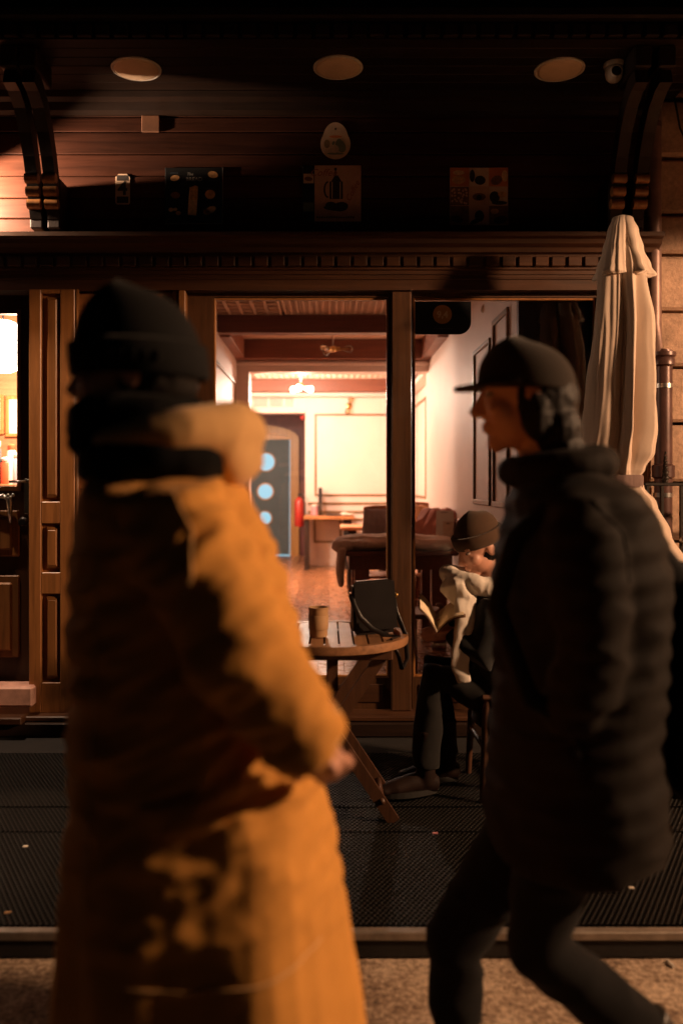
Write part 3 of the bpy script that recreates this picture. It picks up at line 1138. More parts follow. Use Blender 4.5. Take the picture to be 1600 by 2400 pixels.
for py in (905, 1160):
    MB().lathe([(0.045, 0.012), (0.052, 0.012), (0.052, -0.012), (0.045, -0.012)], (xb, Yp, fz(py, Yp)), 24).build('clamp', 'steel', dp, True, 40)
MB().lathe([(0.047, 0.04), (0.060, 0.03), (0.060, -0.03), (0.047, -0.04)], (xb, Yp, fz(1105, Yp)), 24).build('collar', 'pipe_paint', dp, True, 40)
MB().lathe([(0.036, 0.015), (0.043, 0.015), (0.043, -0.015), (0.036, -0.015)], (xa, Yp, fz(295, Yp)), 24).build('clamp', 'pipe_paint', dp, True, 40)
MB().box(xb - 0.015, xb + 0.015, Yp + 0.04, 4.81, fz(905, Yp) - 0.01, fz(905, Yp) + 0.01).build('bracket', 'pipe_paint', dp)

# loose cable on the stone wall
cb = MB().tube([P(1578, 225, 4.74), P(1585, 260, 4.74), P(1592, 300, 4.75), P(1606, 330, 4.75), P(1640, 340, 4.75)], 0.006, 8).build('cable', 'dark_plastic', None, True)
tag(recentre(cb), 'thin dark cable hanging on stone wall beside the drainpipe', 'cable')

# iron railing
YR = 4.35
rl = thing('iron_railing', 'black wrought iron railing with twisted finial in front of drainpipe', 'railing', (fx(1580, YR), YR, DZ))
MB().box(fx(1508, YR), 2.9, YR - 0.012, YR + 0.012, fz(1139, YR), fz(1131, YR), 0.003).build('top_rail', 'iron', rl)
MB().box(fx(1508, YR), 2.9, YR - 0.012, YR + 0.012, 0.20, 0.222, 0.003).build('bottom_rail', 'iron', rl)
for px in (1516, 1550, 1595, 1640, 1685, 1730):
    MB().box(fx(px, YR) - 0.008, fx(px, YR) + 0.008, YR - 0.008, YR + 0.008, DZ, fz(1133, YR), 0.002).build('bar', 'iron', rl)
tw = []
rr_ = []
for k in range(25):
    t = k / 24
    tw.append((fx(1557, YR) + 0.004 * math.cos(k * 1.6), YR + 0.004 * math.sin(k * 1.6), fz(1131, YR) + 0.155 * t))
    rr_.append(0.014 * (1 - t) + 0.004 + 0.003 * math.cos(k * 1.6))
MB().tube(tw, rr_, 8).build('finial', 'iron', rl, True)
MB().ellipsoid((fx(1598, YR), YR - 0.03, fz(1265, YR)), (0.03, 0.015, 0.02)).build('padlock', 'steel', rl, True)

# rough stone block at the right edge
bs_ = MB()
c = P(1660, 1900, 3.78)
bs_.box(c.x - 0.17, c.x + 0.2, 3.62, 3.95, DZ + 0.012, 0.19, 0.03)
bs_ = bs_.build('stone_block', 'block_stone')
tag(recentre(bs_), 'pale rough stone block on deck at the right edge of view', 'stone')

# ------------------------------------------------------------------ folded parasol
UY = 4.22
ux = fx(1457, UY)
um = thing('folded_parasol', 'cream folded parasol tied with grey strap beside the window', 'parasol', (ux, UY, DZ))
MB().tube([(ux, UY, DZ + 0.05), (ux, UY, fz(512, UY))], 0.021, 14).build('pole', 'leg_wood', um, True)
MB().lathe([(0.20, 0.0), (0.20, 0.035), (0.17, 0.05), (0.04, 0.055), (0.035, 0.20)], (ux, UY, DZ + 0.012), 32).build('base', 'iron', um, True, 40)


def fold_ring(cx, cy, z, rx, ry, nf, depth, ph, n=220, skew=0.0, jit=0.0):
    out = []
    for k in range(n):
        a = 2 * PI * k / n
        w_ = nf * a / 2 + ph + 0.55 * math.sin(a * 2 + ph * 1.7) + 0.25 * math.sin(a * 5 + 2.0)
        s = abs(math.cos(w_))
        amp = 0.75 + 0.5 * noise.noise(Vector((math.cos(a) * 1.7, math.sin(a) * 1.7, z * 0.8 + 3.0)))
        sharp = 2.0 * (1 - abs(2 * ((w_ / PI) % 1.0) - 1)) ** 0.85 - 1.25
        rr = 1.0 + depth * 2.0 * amp * sharp + 0.35 * depth * (ridge((math.cos(a) * 3.0, math.sin(a) * 3.0, z * 0.9), 1.6, 4.0) - 0.6) + jit * noise.noise(Vector((math.cos(a) * 2, math.sin(a) * 2, z * 5)))
        out.append((cx + rx * rr * math.cos(a) + skew, cy + ry * rr * math.sin(a), z))
    return out


def parasol_skin(rows, nf, ph, thick=0.006):
    rs = []
    fine = []
    for i in range(len(rows) - 1):
        for k in range(6):
            t = k / 6
            t2 = t * t * (3 - 2 * t)
            a, b = rows[i], rows[i + 1]
            fine.append([a[j] + (b[j] - a[j]) * (t if j == 1 else t2) for j in range(len(a))])
    fine.append(list(rows[-1]))
    for (pxc, py, hw, dep, dph) in fine:
        Y = UY
        rs.append(fold_ring(fx(pxc, Y), Y, fz(py, Y), hw / F * Y * 0.95, hw / F * Y * 0.8, nf, dep, ph + dph, jit=0.06))
    m = MB()
    m.rings(rs)
    return m


rows = [(1457, 560, 34, 0.05, 0), (1457, 640, 52, 0.16, 0.0), (1459, 760, 60, 0.24, 0.1), (1454, 900, 66, 0.26, 0.2), (1452, 1000, 70, 0.26, 0.3),
        (1447, 1060, 70, 0.22, 0.35), (1450, 1100, 52, 0.16, 0.4), (1452, 1118, 44, 0.10, 0.4), (1455, 1140, 46, 0.12, 0.5), (1466, 1180, 58, 0.20, 0.6), (1482, 1250, 70, 0.24, 0.7), (1498, 1318, 82, 0.25, 0.8)]
parasol_skin(rows, 7, 0.7).build('canopy', 'parasol_cloth', um, True)
cap = [(1457, 505, 8, 0.0, 0), (1457, 512, 26, 0.04, 0), (1457, 540, 37, 0.07, 0), (1457, 585, 46, 0.14, 0.05), (1459, 625, 58, 0.22, 0.1), (1461, 648, 66, 0.27, 0.15)]
parasol_skin(cap, 5, 1.2).build('vent_cap', 'parasol_cloth', um, True)
sk = []
for py, hw in ((1113, 49), (1117, 51), (1138, 51), (1142, 49)):
    sk.append(fold_ring(fx(1453, UY), UY, fz(py, UY), hw / F * UY, hw / F * UY * 0.82, 6, 0.03, 0.9))
MB().rings(sk).build('tie_strap', 'strap_grey', um, True, 50)

# ------------------------------------------------------------------ lamps
def point(name, loc, power, col, radius, parent):
    l = bpy.data.lights.new(name, 'POINT')
    l.energy = power
    l.color = col
    l.shadow_soft_size = radius
    o = bpy.data.objects.new(name, l)
    COL.objects.link(o)
    o.parent = parent
    o.location = loc
    return o


# street lamp behind the viewer, to the right
sx, sy, sz = STREET_POS
sl = thing('street_lamp', 'black street lamp with round hood standing on the pavement', 'street lamp', (sx, sy, 0))
MB().lathe([(0.14, 0), (0.14, 0.10), (0.09, 0.16), (0.08, 0.7), (0.06, 0.78), (0.045, 0.9), (0.04, sz + 0.30), (0.05, sz + 0.32), (0.02, sz + 0.36)], (sx + 0.42, sy, 0.0), 20).build('post', 'iron', sl, True, 40)
MB().tube([(sx + 0.42, sy, sz + 0.26), (sx + 0.25, sy, sz + 0.34), (sx, sy, sz + 0.30), (sx, sy, sz + 0.2)], 0.022, 10).build('arm', 'iron', sl, True)
MB().lathe([(0.30, -0.018), (0.31, -0.012), (0.24, 0.06), (0.12, 0.16), (0.05, 0.20), (0.03, 0.26), (0.02, 0.255), (0.045, 0.18), (0.11, 0.14), (0.22, 0.055), (0.29, -0.015)], (sx, sy, sz), 32).build('hood', 'iron', sl, True, 40)
MB().ellipsoid((sx, sy, sz + 0.075), (0.04, 0.04, 0.06)).build('bulb', 'street_bulb', sl, True)
spl = bpy.data.lights.new('lamp_light', 'SPOT')
spl.energy = STREET_W
spl.color = (1.0, 0.56, 0.30)
spl.shadow_soft_size = 0.2
spl.spot_size = R(2 * 85.4)
spl.spot_blend = 0.04
spo = bpy.data.objects.new('lamp_light', spl)
COL.objects.link(spo)
spo.parent = sl
spo.location = (sx, sy, sz)

# wall lantern just left of the view
lx, ly, lz = -2.05, 4.50, 3.03
wl = thing('wall_lantern', 'small warm lantern on plank wall left of carved brackets', 'lantern', (lx, 4.76, lz - 0.1))
MB().tube([(lx, 4.762, lz + 0.16), (lx, 4.60, lz + 0.22), (lx, ly, lz + 0.19)], 0.010, 8).build('arm', 'iron', wl, True)
MB().lathe([(0.015, 0.19), (0.125, 0.080), (0.128, 0.073), (0.115, 0.080), (0.02, 0.17)], (lx, ly, lz), 28).build('shade', 'iron', wl, True, 40)
MB().ellipsoid((lx, ly, lz + 0.10), (0.025, 0.025, 0.03)).build('bulb', 'lantern_bulb', wl, True)
fp = []
for rr_, zz in ((0.116, -0.17), (0.122, -0.17), (0.122, 0.074), (0.116, 0.074)):
    fp.append([(lx + rr_ * math.cos(a), ly + rr_ * math.sin(a), lz + zz) for a in [PI + PI * k / 18 for k in range(19)]])
fpm = MB()
fpm.add([p for r in fp for p in r], [(i * 19 + k, i * 19 + k + 1, ((i + 1) % 4) * 19 + k + 1, ((i + 1) % 4) * 19 + k) for i in range(4) for k in range(18)])
fpm.build('added_baffle', 'iron', wl, True, 40)  # unseen plate, added to keep lantern light off the walker and mats
point('lantern_light', (lx, ly, lz), LANTERN_W, (1.0, 0.66, 0.43), 0.02, wl)


def bulb(m_glass, base, d, L=0.13, r=0.034):
    base = Vector(base)
    d = Vector(d).normalized()
    pts = [base + d * (L * t) for t in (0, .15, .35, .55, .75, .9, 1.0)]
    m_glass.tube(pts, [r * k for k in (.38, .42, .62, .88, 1.0, .75, .15)], 16)


# unlit three-bulb pendant in the front room
c = P(780, 818, 8.2)
pd = thing('pendant_lamp', 'unlit ceiling pendant with three clear bulbs in front room', 'pendant lamp', (c.x, c.y, CEI))
MB().tube([(c.x, c.y, CEI + 0.03), (c.x, c.y, c.z + 0.03)], 0.006, 8).build('cord', 'white_plastic', pd, True)
MB().ellipsoid(c, (0.035, 0.035, 0.03)).build('hub', 'brass', pd, True)
for a in (0, 125, 245):
    d = Vector((math.cos(R(a)), -math.sin(R(a)), 0.02 if a == 0 else -0.05))
    h = MB().tube([c + d * 0.02, c + d * 0.07], 0.018, 12).build('socket', 'brass', pd, True, 50)
    m = MB()
    bulb(m, c + d * 0.065, d)
    m.build('bulb', 'bulb_glass', pd, True)
    MB().tube([c + d * 0.08, c + d * 0.15], 0.003, 6).build('filament', 'brass', pd)

# lit pendant in the back room
c = P(705, 908, 11.0)
pl = thing('pendant_lamp', 'glowing ceiling pendant with lit bulbs in back room', 'pendant lamp', (c.x, c.y, CEI))
MB().tube([(c.x, c.y, CEI + 0.03), (c.x, c.y, c.z + 0.03)], 0.010, 8).build('cord', 'white_plastic', pl, True)
MB().ellipsoid(c + Vector((0, 0, 0.03)), (0.035, 0.035, 0.03)).build('hub', 'brass', pl, True)
for a in (20, 140, 260):
    d = Vector((math.cos(R(a)), math.sin(R(a)), -0.15)).normalized()
    m = MB()
    bulb(m, c + d * 0.05, d, 0.12, 0.042)
    m.build('bulb', 'bulb_lit', pl, True)
point('pendant_light', c + Vector((0, 0, -0.07)), PENDANT_W, (1.0, 0.75, 0.58), 0.10, pl)

# sconce on the back wall, and one above the right-hand window wall
c = P(818, 950, BW - 0.08)
sc_ = thing('wall_sconce', 'small two bulb sconce on cream back wall', 'sconce', (c.x, BW, c.z - 0.05))
MB().lathe([(0.05, 0.0), (0.045, -0.02), (0.012, -0.03), (0.012, -0.08)], (c.x, BW, c.z), 16, 'Y').build('wall_plate', 'brass', sc_, True, 40)
for dd_ in ((0.25, 0, 1), (-0.25, -0.1, -1)):
    m = MB()
    bulb(m, c, dd_, 0.14, 0.04)
    m.build('bulb', 'bulb_glass', sc_, True)
c = P(1140, 700, 6.0)
sc2 = thing('wall_sconce', 'brass sconce with hanging clear bulb high on right wall', 'sconce', (RX, c.y, c.z - 0.1))
MB().tube([(RX - 0.002, 6.0, c.z + 0.02), (c.x, 6.0, c.z + 0.03), (c.x, 6.0, c.z)], 0.022, 10).build('arm', 'brass', sc2, True)
m = MB()
bulb(m, (c.x, 6.0, c.z), (0, 0, -1), 0.11, 0.042)
m.build('bulb', 'bulb_glass', sc2, True)

sc3 = thing('wall_sconce', 'lit sconce in back room hidden behind the left pier', 'sconce', (-1.6, 10.1, 2.1))
MB().lathe([(0.05, 0.0), (0.045, 0.02), (0.012, 0.03), (0.012, 0.09)], (-1.6, 10.1, 2.15), 16, 'X').build('wall_plate', 'brass', sc3, True, 40)
m = MB()
bulb(m, (-1.52, 10.1, 2.16), (0, 0, 1), 0.13, 0.045)
m.build('bulb', 'bulb_lit', sc3, True)
point('sconce_light', (-1.44, 10.1, 2.25), 240.0, (1.0, 0.73, 0.54), 0.06, sc3)

# globe lamp in the shop room
c = P(8, 812, 6.1)
gp = thing('globe_lamp', 'bright white globe lamp seen through glazed door', 'pendant lamp', (c.x, c.y, CEI))
MB().tube([(c.x, c.y, CEI + 0.03), (c.x, c.y, c.z + 0.10)], 0.008, 8).build('cord', 'black_metal', gp, True)
MB().ellipsoid(c, (0.19, 0.19, 0.19), None, 28, 18).build('globe', 'globe_lit', gp, True)
point('globe_light', c + Vector((0.1, 0.30, -0.2)), SHOP_W, (1.0, 0.70, 0.46), 0.12, gp)

# goods in the shop
def picture(px0_, px1_, py0_, py1_, lab):
    Y = SW - 0.02
    x0_, x1_, za, zb = fx(px0_, Y), fx(px1_, Y), fz(py1_, Y), fz(py0_, Y)
    t = thing('framed_picture', lab, 'picture', ((x0_ + x1_) / 2, SW, za), 'pictures in the shop')
    m = MB()
    w = 0.03
    m.box(x0_, x1_, Y - 0.012, Y + 0.02, zb - w, zb, 0.004)
    m.box(x0_, x1_, Y - 0.012, Y + 0.02, za, za + w, 0.004)
    m.box(x0_, x0_ + w, Y - 0.012, Y + 0.02, za + w, zb - w, 0.004)
    m.box(x1_ - w, x1_, Y - 0.012, Y + 0.02, za + w, zb - w, 0.004)
    m.build('frame', 'chair_wood', t)
    MB().box(x0_ + w, x1_ - w, Y, Y + 0.01, za + w, zb - w).build('sheet', 'paper', t)


picture(-40, 10, 925, 1018, 'pale framed picture cut by left edge of view')
picture(14, 60, 928, 1024, 'pale framed picture beside the glazed door edge')
sh = thing('shop_shelf', 'wooden counter shelf with jars inside the shop', 'shelf', (fx(20, 6.6), 6.6, IF))
zsh = fz(1135, 6.6)
MB().box(-3.4, -1.9, 6.4, 6.85, zsh - 0.04, zsh, 0.005).build('top', 'desk_wood', sh)
MB().box(-3.35, -1.95, 6.44, 6.82, IF, zsh - 0.041).build('cabinet', 'shop_board', sh)
for px, r, h, m_, lab in ((-12, 0.05, 0.33, 'slate', 'dark slate canister on shop shelf'),
                          (16, 0.045, 0.20, 'jar_red', 'red jar with white lid on shop shelf, left of lilac box'),
                          (28, 0.035, 0.30, 'jar_white', 'tall white jar on shop shelf between red and lilac'),
                          (44, 0.045, 0.23, 'jar_lilac', 'lilac jar on shop shelf nearest the door stile')):
    t = thing('jar', lab, 'jar', (fx(px, 6.6), 6.6, zsh), 'jars on the shop shelf')
    MB().lathe([(r, 0), (r, h * .8), (r * .8, h * .88)], (fx(px, 6.6), 6.6, zsh), 18).build('body', m_, t, True, 40)
    MB().lathe([(r * .85, h * .88), (r * .9, h * .9), (r * .9, h), (r * .5, h + .01)], (fx(px, 6.6), 6.6, zsh), 18).build('lid', 'jar_white' if m_ != 'jar_white' else 'jar_red', t, True, 40)

# ------------------------------------------------------------------ signs on the plank wall
SY = 4.755
PLW = 4.759   # plank faces


def disc(m, cx, cz, rx, rz, y, rot=0.0, n=28):
    c, s = math.cos(rot), math.sin(rot)
    poly = []
    for k in range(n):
        a = 2 * PI * k / n
        u, w = rx * math.cos(a), rz * math.sin(a)
        poly.append((cx + u * c - w * s, cz + u * s + w * c))
    m.prism(poly, y, y - 0.0006, 'XZ')


def board(name, px0_, px1_, py0_, py1_, mat, lab, cat, th=0.014):
    x0_, x1_, za, zb = fx(px0_, SY), fx(px1_, SY), fz(py1_, SY), fz(py0_, SY)
    t = thing(name, lab, cat, ((x0_ + x1_) / 2, PLW, za))
    MB().box(x0_, x1_, PLW - th, PLW, za, zb, 0.002).build('board', mat, t)
    return t, PLW - th, (x0_, x1_, za, zb)


def S(px, py):
    return fx(px, SY), fz(py, SY)


# small square box
b_ = MB().box(fx(333, SY), fx(375, SY), PLW - 0.018, PLW, fz(311, SY), fz(272, SY), 0.004).build('junction_box', 'book_cover')
tag(recentre(b_), 'small square tan box on plank wall above number plate', 'box')

# house number plate
x0_, x1_, za, zb = fx(271, SY), fx(305, SY), fz(479, SY), fz(408, SY)
t = thing('number_plate', 'narrow enamel house number plate reading 4', 'number plate', ((x0_ + x1_) / 2, PLW, za))
poly = []
ch = 0.018
poly = [(x0_ + ch * .4, za), (x1_ - ch * .4, za), (x1_, za + ch * .5), (x1_, zb - ch), (x1_ - ch, zb), (x0_ + ch, zb), (x0_, zb - ch), (x0_, za + ch * .5)]
MB().prism(poly, PLW, PLW - 0.006, 'XZ').build('plate', 'plate_cream', t)
yy = PLW - 0.0062
cxp = (x0_ + x1_) / 2
put_text('numeral', '4', 0.105, (cxp, yy - 0.0004, fz(443, SY)), 'ink_dark', t, 0, 0.003)
for za_, zb_ in ((fz(476, SY), fz(461, SY)), (fz(424, SY), fz(411, SY))):
    MB().box(x0_ + 0.008, x1_ - 0.008, yy - 0.0006, yy, za_, zb_).build('dark_band', 'ink_dark', t)

# bread board
t, yf, (x0_, x1_, za, zb) = board('menu_board', 388, 523, 394, 526, 'board_black', 'black square board with breads and the word BREAD', 'sign')
yf -= 0.0004
ed = MB()
ed.box(x0_, x1_, yf - 0.001, yf + 0.004, za, za + 0.003)
ed.box(x1_ - 0.003, x1_, yf - 0.0012, yf + 0.004, za, zb)
ed.build('edge', 'board_edge', t)
for (px, py, rx, ry, ro, mm) in ((411, 419, 11, 7, .2, 'bread'), (500, 411, 12, 8, -.2, 'bread'), (412, 459, 11, 8, 0, 'ink_brown'), (493, 457, 12, 11, 0, 'bread'),
                                 (402, 493, 6, 5, 0, 'bread_pale'), (412, 492, 5, 4, 0, 'bread_pale'), (419, 501, 6, 5, 0, 'bread'), (495, 493, 13, 8, .4, 'bread_pale'), (485, 499, 8, 6, -.3, 'bread')):
    m = MB()
    cx_, cz_ = S(px, py)
    disc(m, cx_, cz_, rx * SY / F, ry * SY / F, yf, ro, 12)
    m.build('bread_picture', mm, t)
m = MB()
pts = [S(441, 505), S(461, 507), S(464, 462), S(464, 440), S(446, 440), S(443, 468)]
m.prism(pts, yf, yf - 0.0006, 'XZ')
m.build('bread_picture', 'bread_pale', t)
m = MB()
m.prism([S(446, 470), S(464, 470), S(465, 439), S(458, 436), S(447, 441)], yf - 0.0007, yf - 0.0012, 'XZ')
m.build('bread_picture', 'bread', t)
cx_, cz_ = S(456, 422)
put_text('lettering', 'BREAD', 0.030, (cx_, yf - 0.0006, cz_), 'chalk', t, 0, 0.0)
cx_, cz_ = S(446, 410)
put_text('lettering', 'The', 0.022, (cx_, yf - 0.0006, cz_), 'chalk', t, 0.3)
m = MB()
for (px, py, w) in ((411, 407, 20), (500, 424, 22), (415, 447, 30), (490, 443, 30), (405, 503, 14)):
    cx_, cz_ = S(px, py)
    for k in range(int(w / 3)):
        hx = cx_ + (k * 3 - w / 2) * SY / F
        m.box(hx, hx + 0.0045, yf - 0.0006, yf, cz_ - 0.003, cz_ + 0.003 * random.uniform(0.2, 1))
stuff(m.build('small_print', 'slate', t))

# round gourd-shaped plaque
t = thing('round_plaque', 'round cream plaque with pointed top and fruit picture', 'plaque', (fx(786, SY), PLW, fz(373, SY)))
cx_, cz_ = S(786, 338)
r = 35 * SY / F
poly = []
for k in range(48):
    a = 2 * PI * k / 48 - PI / 2
    u, w = math.sin(a + PI / 2) * r, -math.cos(a + PI / 2) * r
    poly.append((cx_ + u, cz_ + w))
poly = []
for k in range(60):
    a = 2 * PI * k / 60
    u, w = r * math.sin(a), r * math.cos(a)
    if w > 0.55 * r:
        s_ = (w / r - 0.55) / 0.45
        w = w + s_ * 0.45 * r
        u = u * (1 + 0.12 * s_)
    poly.append((cx_ + u, cz_ + w))
MB().prism(poly, PLW, PLW - 0.008, 'XZ').build('plate', 'plate_cream', t)
yf = PLW - 0.0083
for (px, py, rx, ry, ro, mm, dy) in ((786, 303, 2, 3, 0, 'ink_dark', 0), (798, 343, 11, 16, .5, 'ink_green', 0), (766, 338, 7, 10, 0, 'ink_olive', 0), (784, 350, 10, 9.5, 0, 'plate_cream', 0.0012), (786, 361, 20, 2.5, 0, 'ink_green', 0.0006),
                                     (786, 321, 15, 3, 0, 'ink_orange', 0), (781, 336, 3, 5, -.5, 'ink_green', 0.0007), (794, 330, 5, 4, .3, 'ink_green', 0.0014)):
    m = MB()
    a_, b_ = S(px, py)
    disc(m, a_, b_, rx * SY / F, ry * SY / F, yf - dy, ro, 20)
    m.build('fruit_picture', mm, t)

# coffee press board
t, yf, (x0_, x1_, za, zb) = board('coffee_sign', 709, 846, 389, 521, 'board_black', 'square coffee sign with dark coffee press on pinkish ground', 'sign')
yf -= 0.0004
m = MB()
m.box(fx(737, SY), x1_ - 0.001, yf - 0.0006, yf, za + 0.001, zb - 0.001)
m.build('sign_ground', 'plate_pink', t)
MB().box(fx(711, SY), fx(735, SY), yf - 0.0006, yf, fz(431, SY), fz(409, SY)).build('side_picture', 'plate_cream', t)
m = MB()
disc(m, *S(723, 421), 0.022, 0.012, yf - 0.0008, -.1, 20)
m.build('side_picture', 'ink_brown', t)
MB().box(fx(710, SY), fx(735, SY), yf - 0.0006, yf, fz(497, SY), fz(476, SY)).build('side_picture', 'ink_green', t)
yg = yf - 0.0008
m = MB()
m.box(fx(772, SY), fx(803, SY), yg - 0.0006, yg, fz(468, SY), fz(427, SY))
m.prism([S(776, 427), S(800, 427), S(792, 413), S(784, 413)], yg, yg - 0.0006, 'XZ')
disc(m, *S(786, 398), 0.008, 0.008, yg, 0, 14)
m.box(fx(784.5, SY), fx(787.5, SY), yg - 0.0006, yg, fz(414, SY), fz(399, SY))
m.build('press_picture', 'ink_dark', t)
m = MB()
for px in (777, 796):
    m.box(fx(px, SY), fx(px + 2, SY), yg - 0.0012, yg - 0.0007, fz(467, SY), fz(428, SY))
m.build('press_picture', 'plate_cream', t)
m = MB()
arc = []
for k in range(11):
    a = PI / 2 + PI * k / 10
    arc.append(S(769 + 11 * math.cos(a), 446 - 20 * math.sin(a)))
arc2 = []
for k in range(11):
    a = PI / 2 + PI * k / 10
    arc2.append(S(769 + 7 * math.cos(a), 446 - 16 * math.sin(a)))
m.prism(arc + arc2[::-1], yg, yg - 0.0006, 'XZ')
disc(m, *S(775, 482), 0.030, 0.018, yg - 0.0001, 0, 18)
disc(m, *S(798, 486), 0.042, 0.026, yg - 0.0002, .15, 18)
disc(m, *S(785, 490), 0.064, 0.014, yg - 0.0003, -.08, 20)
m.build('press_picture', 'ink_dark', t)
cx_, cz_ = S(757, 407)
put_text('lettering', 'Coffee', 0.055, (cx_, yg - 0.0006, cz_), 'ink_red', t, 0.35)
cx_, cz_ = S(826, 450)
put_text('lettering', 'Coffee', 0.045, (cx_, yg - 0.0006, cz_), 'ink_red', t, 0.35, 0, R(-62))
m = MB()
for k in range(16):
    hx = fx(742 + k * 5.6, SY)
    m.box(hx, hx + 0.008, yg - 0.0006, yg, fz(513, SY), fz(510 - random.uniform(0, 2), SY))
stuff(m.build('small_print', 'ink_dark', t))

# coffee collage
t, yf, (x0_, x1_, za, zb) = board('collage_sign', 1053, 1189, 394, 528, 'plate_pink', 'square collage sign of nine coffee pictures', 'sign')
yf -= 0.0004
cw = (x1_ - x0_) / 3
chh = (zb - za) / 3
cols = [['ink_orange', 'plate_cream', 'ink_orange'], ['ink_brown', 'plate_pink', 'plate_cream'], ['ink_brown', 'plate_pink', 'ink_brown']]
for r in range(3):
    for c_ in range(3):
        MB().box(x0_ + c_ * cw + 0.002, x0_ + (c_ + 1) * cw - 0.002, yf - 0.0006, yf, zb - (r + 1) * chh + 0.002, zb - r * chh - 0.002).build('picture_tile', cols[r][c_], t)
y2 = yf - 0.0008


def cell(c_, r, u, w):
    return x0_ + (c_ + u) * cw, zb - (r + w) * chh


shapes = [(0, 0, .45, .65, .36, .22, 0, 'bread'), (0, 0, .45, .28, .30, .12, 0, 'bread_pale'), (1, 0, .55, .68, .28, .24, 0, 'ink_dark'), (1, 0, .15, .45, .13, .33, 0, 'ink_dark'),
          (2, 0, .40, .68, .30, .24, .5, 'ink_brown'), (2, 0, .82, .45, .16, .3, 0, 'bread_pale'), (1, 1, .5, .55, .34, .2, 0, 'ink_brown'), (1, 1, .5, .58, .14, .14, 0, 'ink_dark'),
          (2, 1, .3, .55, .26, .30, 0, 'ink_dark'), (2, 1, .55, .86, .4, .10, 0, 'ink_dark'), (2, 1, .68, .42, .22, .16, 0, 'bread'), (0, 2, .35, .72, .32, .18, -.3, 'ink_dark'),
          (1, 2, .52, .55, .24, .30, 0, 'ink_dark'), (1, 2, .3, .84, .3, .12, .4, 'ink_dark'), (2, 2, .6, .75, .36, .2, .2, 'ink_dark'), (2, 2, .3, .3, .22, .14, 0, 'bread')]
for i, (c_, r, u, w, ru, rw, ro, mm) in enumerate(shapes):
    m = MB()
    a_, b_ = cell(c_, r, u, w)
    disc(m, a_, b_, ru * cw, rw * chh, y2 - 0.0007 * (i % 4), ro, 20)
    m.build('coffee_picture', mm, t)
m = MB()
for k in range(26):
    a_, b_ = cell(0, 1, random.uniform(.1, .9), random.uniform(.12, .9))
    disc(m, a_, b_, cw * .07, cw * .055, y2 - 0.0005 * (k % 3), random.uniform(0, 3), 8)
stuff(m.build('coffee_picture', 'plate_pink', t))

# security camera dome
c = P(1438, 130, 4.36)
t = thing('security_camera', 'small white dome security camera on the dark soffit', 'camera', (c.x, 4.36, SZ))
MB().lathe([(0.052, 0.0), (0.054, -0.012), (0.050, -0.022), (0.046, -0.024)], (c.x, 4.36, SZ - 0.001), 28).build('base', 'white_plastic', t, True, 40)
MB().lathe([(0.045, -0.024), (0.046, -0.05), (0.040, -0.075), (0.025, -0.092), (0.004, -0.097)], (c.x, 4.36, SZ - 0.001), 28).build('housing', 'white_plastic', t, True)
ey = MB()
ey.lathe([(0.030, 0.0), (0.032, -0.018), (0.028, -0.024), (0.024, -0.018)], (c.x - 0.004, 4.328, SZ - 0.062), 24, 'Y')
e_ = ey.build('lens_ring', 'white_plastic', t, True, 40)
MB().ellipsoid((c.x - 0.004, 4.312, SZ - 0.062), (0.025, 0.010, 0.025)).build('lens', 'board_black', e_, True)

# rating sticker on the right-hand pane
GY = WY + 0.043
x0_, x1_, za, zb = fx(970, GY), fx(1103, GY), fz(784, GY), fz(690, GY)
zb = min(zb, wt - 0.014)
x0_ = max(x0_, fx(968, WY) + 0.014)
t = thing('rating_sticker', 'dark window sticker with gold disc reading 9,4', 'sticker', ((x0_ + x1_) / 2, GY, za))
poly = [(x0_, zb), (x1_, zb)]
rc = 0.07
for k in range(9):
    a = -PI / 2 * k / 8
    poly.append((x1_ - rc + rc * math.cos(a), za + rc + rc * math.sin(a)))
for k in range(7):
    a = -PI / 2 - PI / 2 * k / 6
    poly.append((x0_ + 0.01 + 0.01 * math.cos(a), za + 0.01 + 0.01 * math.sin(a)))
MB().prism(poly, GY, GY - 0.0008, 'XZ').build('film', 'sticker_navy', t)
m = MB()
cx_, cz_ = fx(1036, GY), fz(737, GY)
disc(m, cx_, cz_, 0.053, 0.053, GY - 0.001, 0, 36)
m.build('gold_disc', 'sticker_gold', t)
put_text('lettering', '9,4', 0.052, (cx_, GY - 0.002, cz_ - 0.002), 'sticker_pale', t, 0, 0.0015)
m = MB()
for (py, px_a, px_b) in ((697, 1018, 1050), (770, 1014, 1060)):
    k = px_a
    while k < px_b:
        w = random.uniform(1.2, 2.6)
        m.box(fx(k, GY), fx(k + w, GY), GY - 0.0016, GY - 0.0009, fz(py + 1.6, GY), fz(py - random.uniform(0.6, 1.6), GY))
        k += w + 0.9
stuff(m.build('small_print', 'slate', t))

# ------------------------------------------------------------------ outdoor table, cup and handbag
TY, TX, TZ, TR = 3.53, 0.02, 0.815, 0.315
tb = thing('slatted_table', 'round slatted wooden folding table on the terrace', 'table', (TX, TY, DZ))
nsl = 11
sw = 2 * TR / nsl
for k in range(nsl):
    xa = TX - TR + k * sw
    xm = max(abs(xa - TX), abs(xa + sw - TX))
    q = []
    for s_ in (1, -1):
        pass
    def half(xx):
        return math.sqrt(max(0.0, (TR - 0.028) ** 2 - (xx - TX) ** 2))
    xs = [xa + 0.004, xa + sw / 2, xa + sw - 0.004]
    poly = [(xx, TY - half(xx)) for xx in xs] + [(xx, TY + half(xx)) for xx in xs[::-1]]
    if half(xs[1]) > 0.03 and half(xs[0]) > 0.001 and half(xs[2]) > 0.001:
        MB().prism(poly, TZ - 0.018, TZ, 'XY').build('slat', 'table_wood', tb)
rim = []
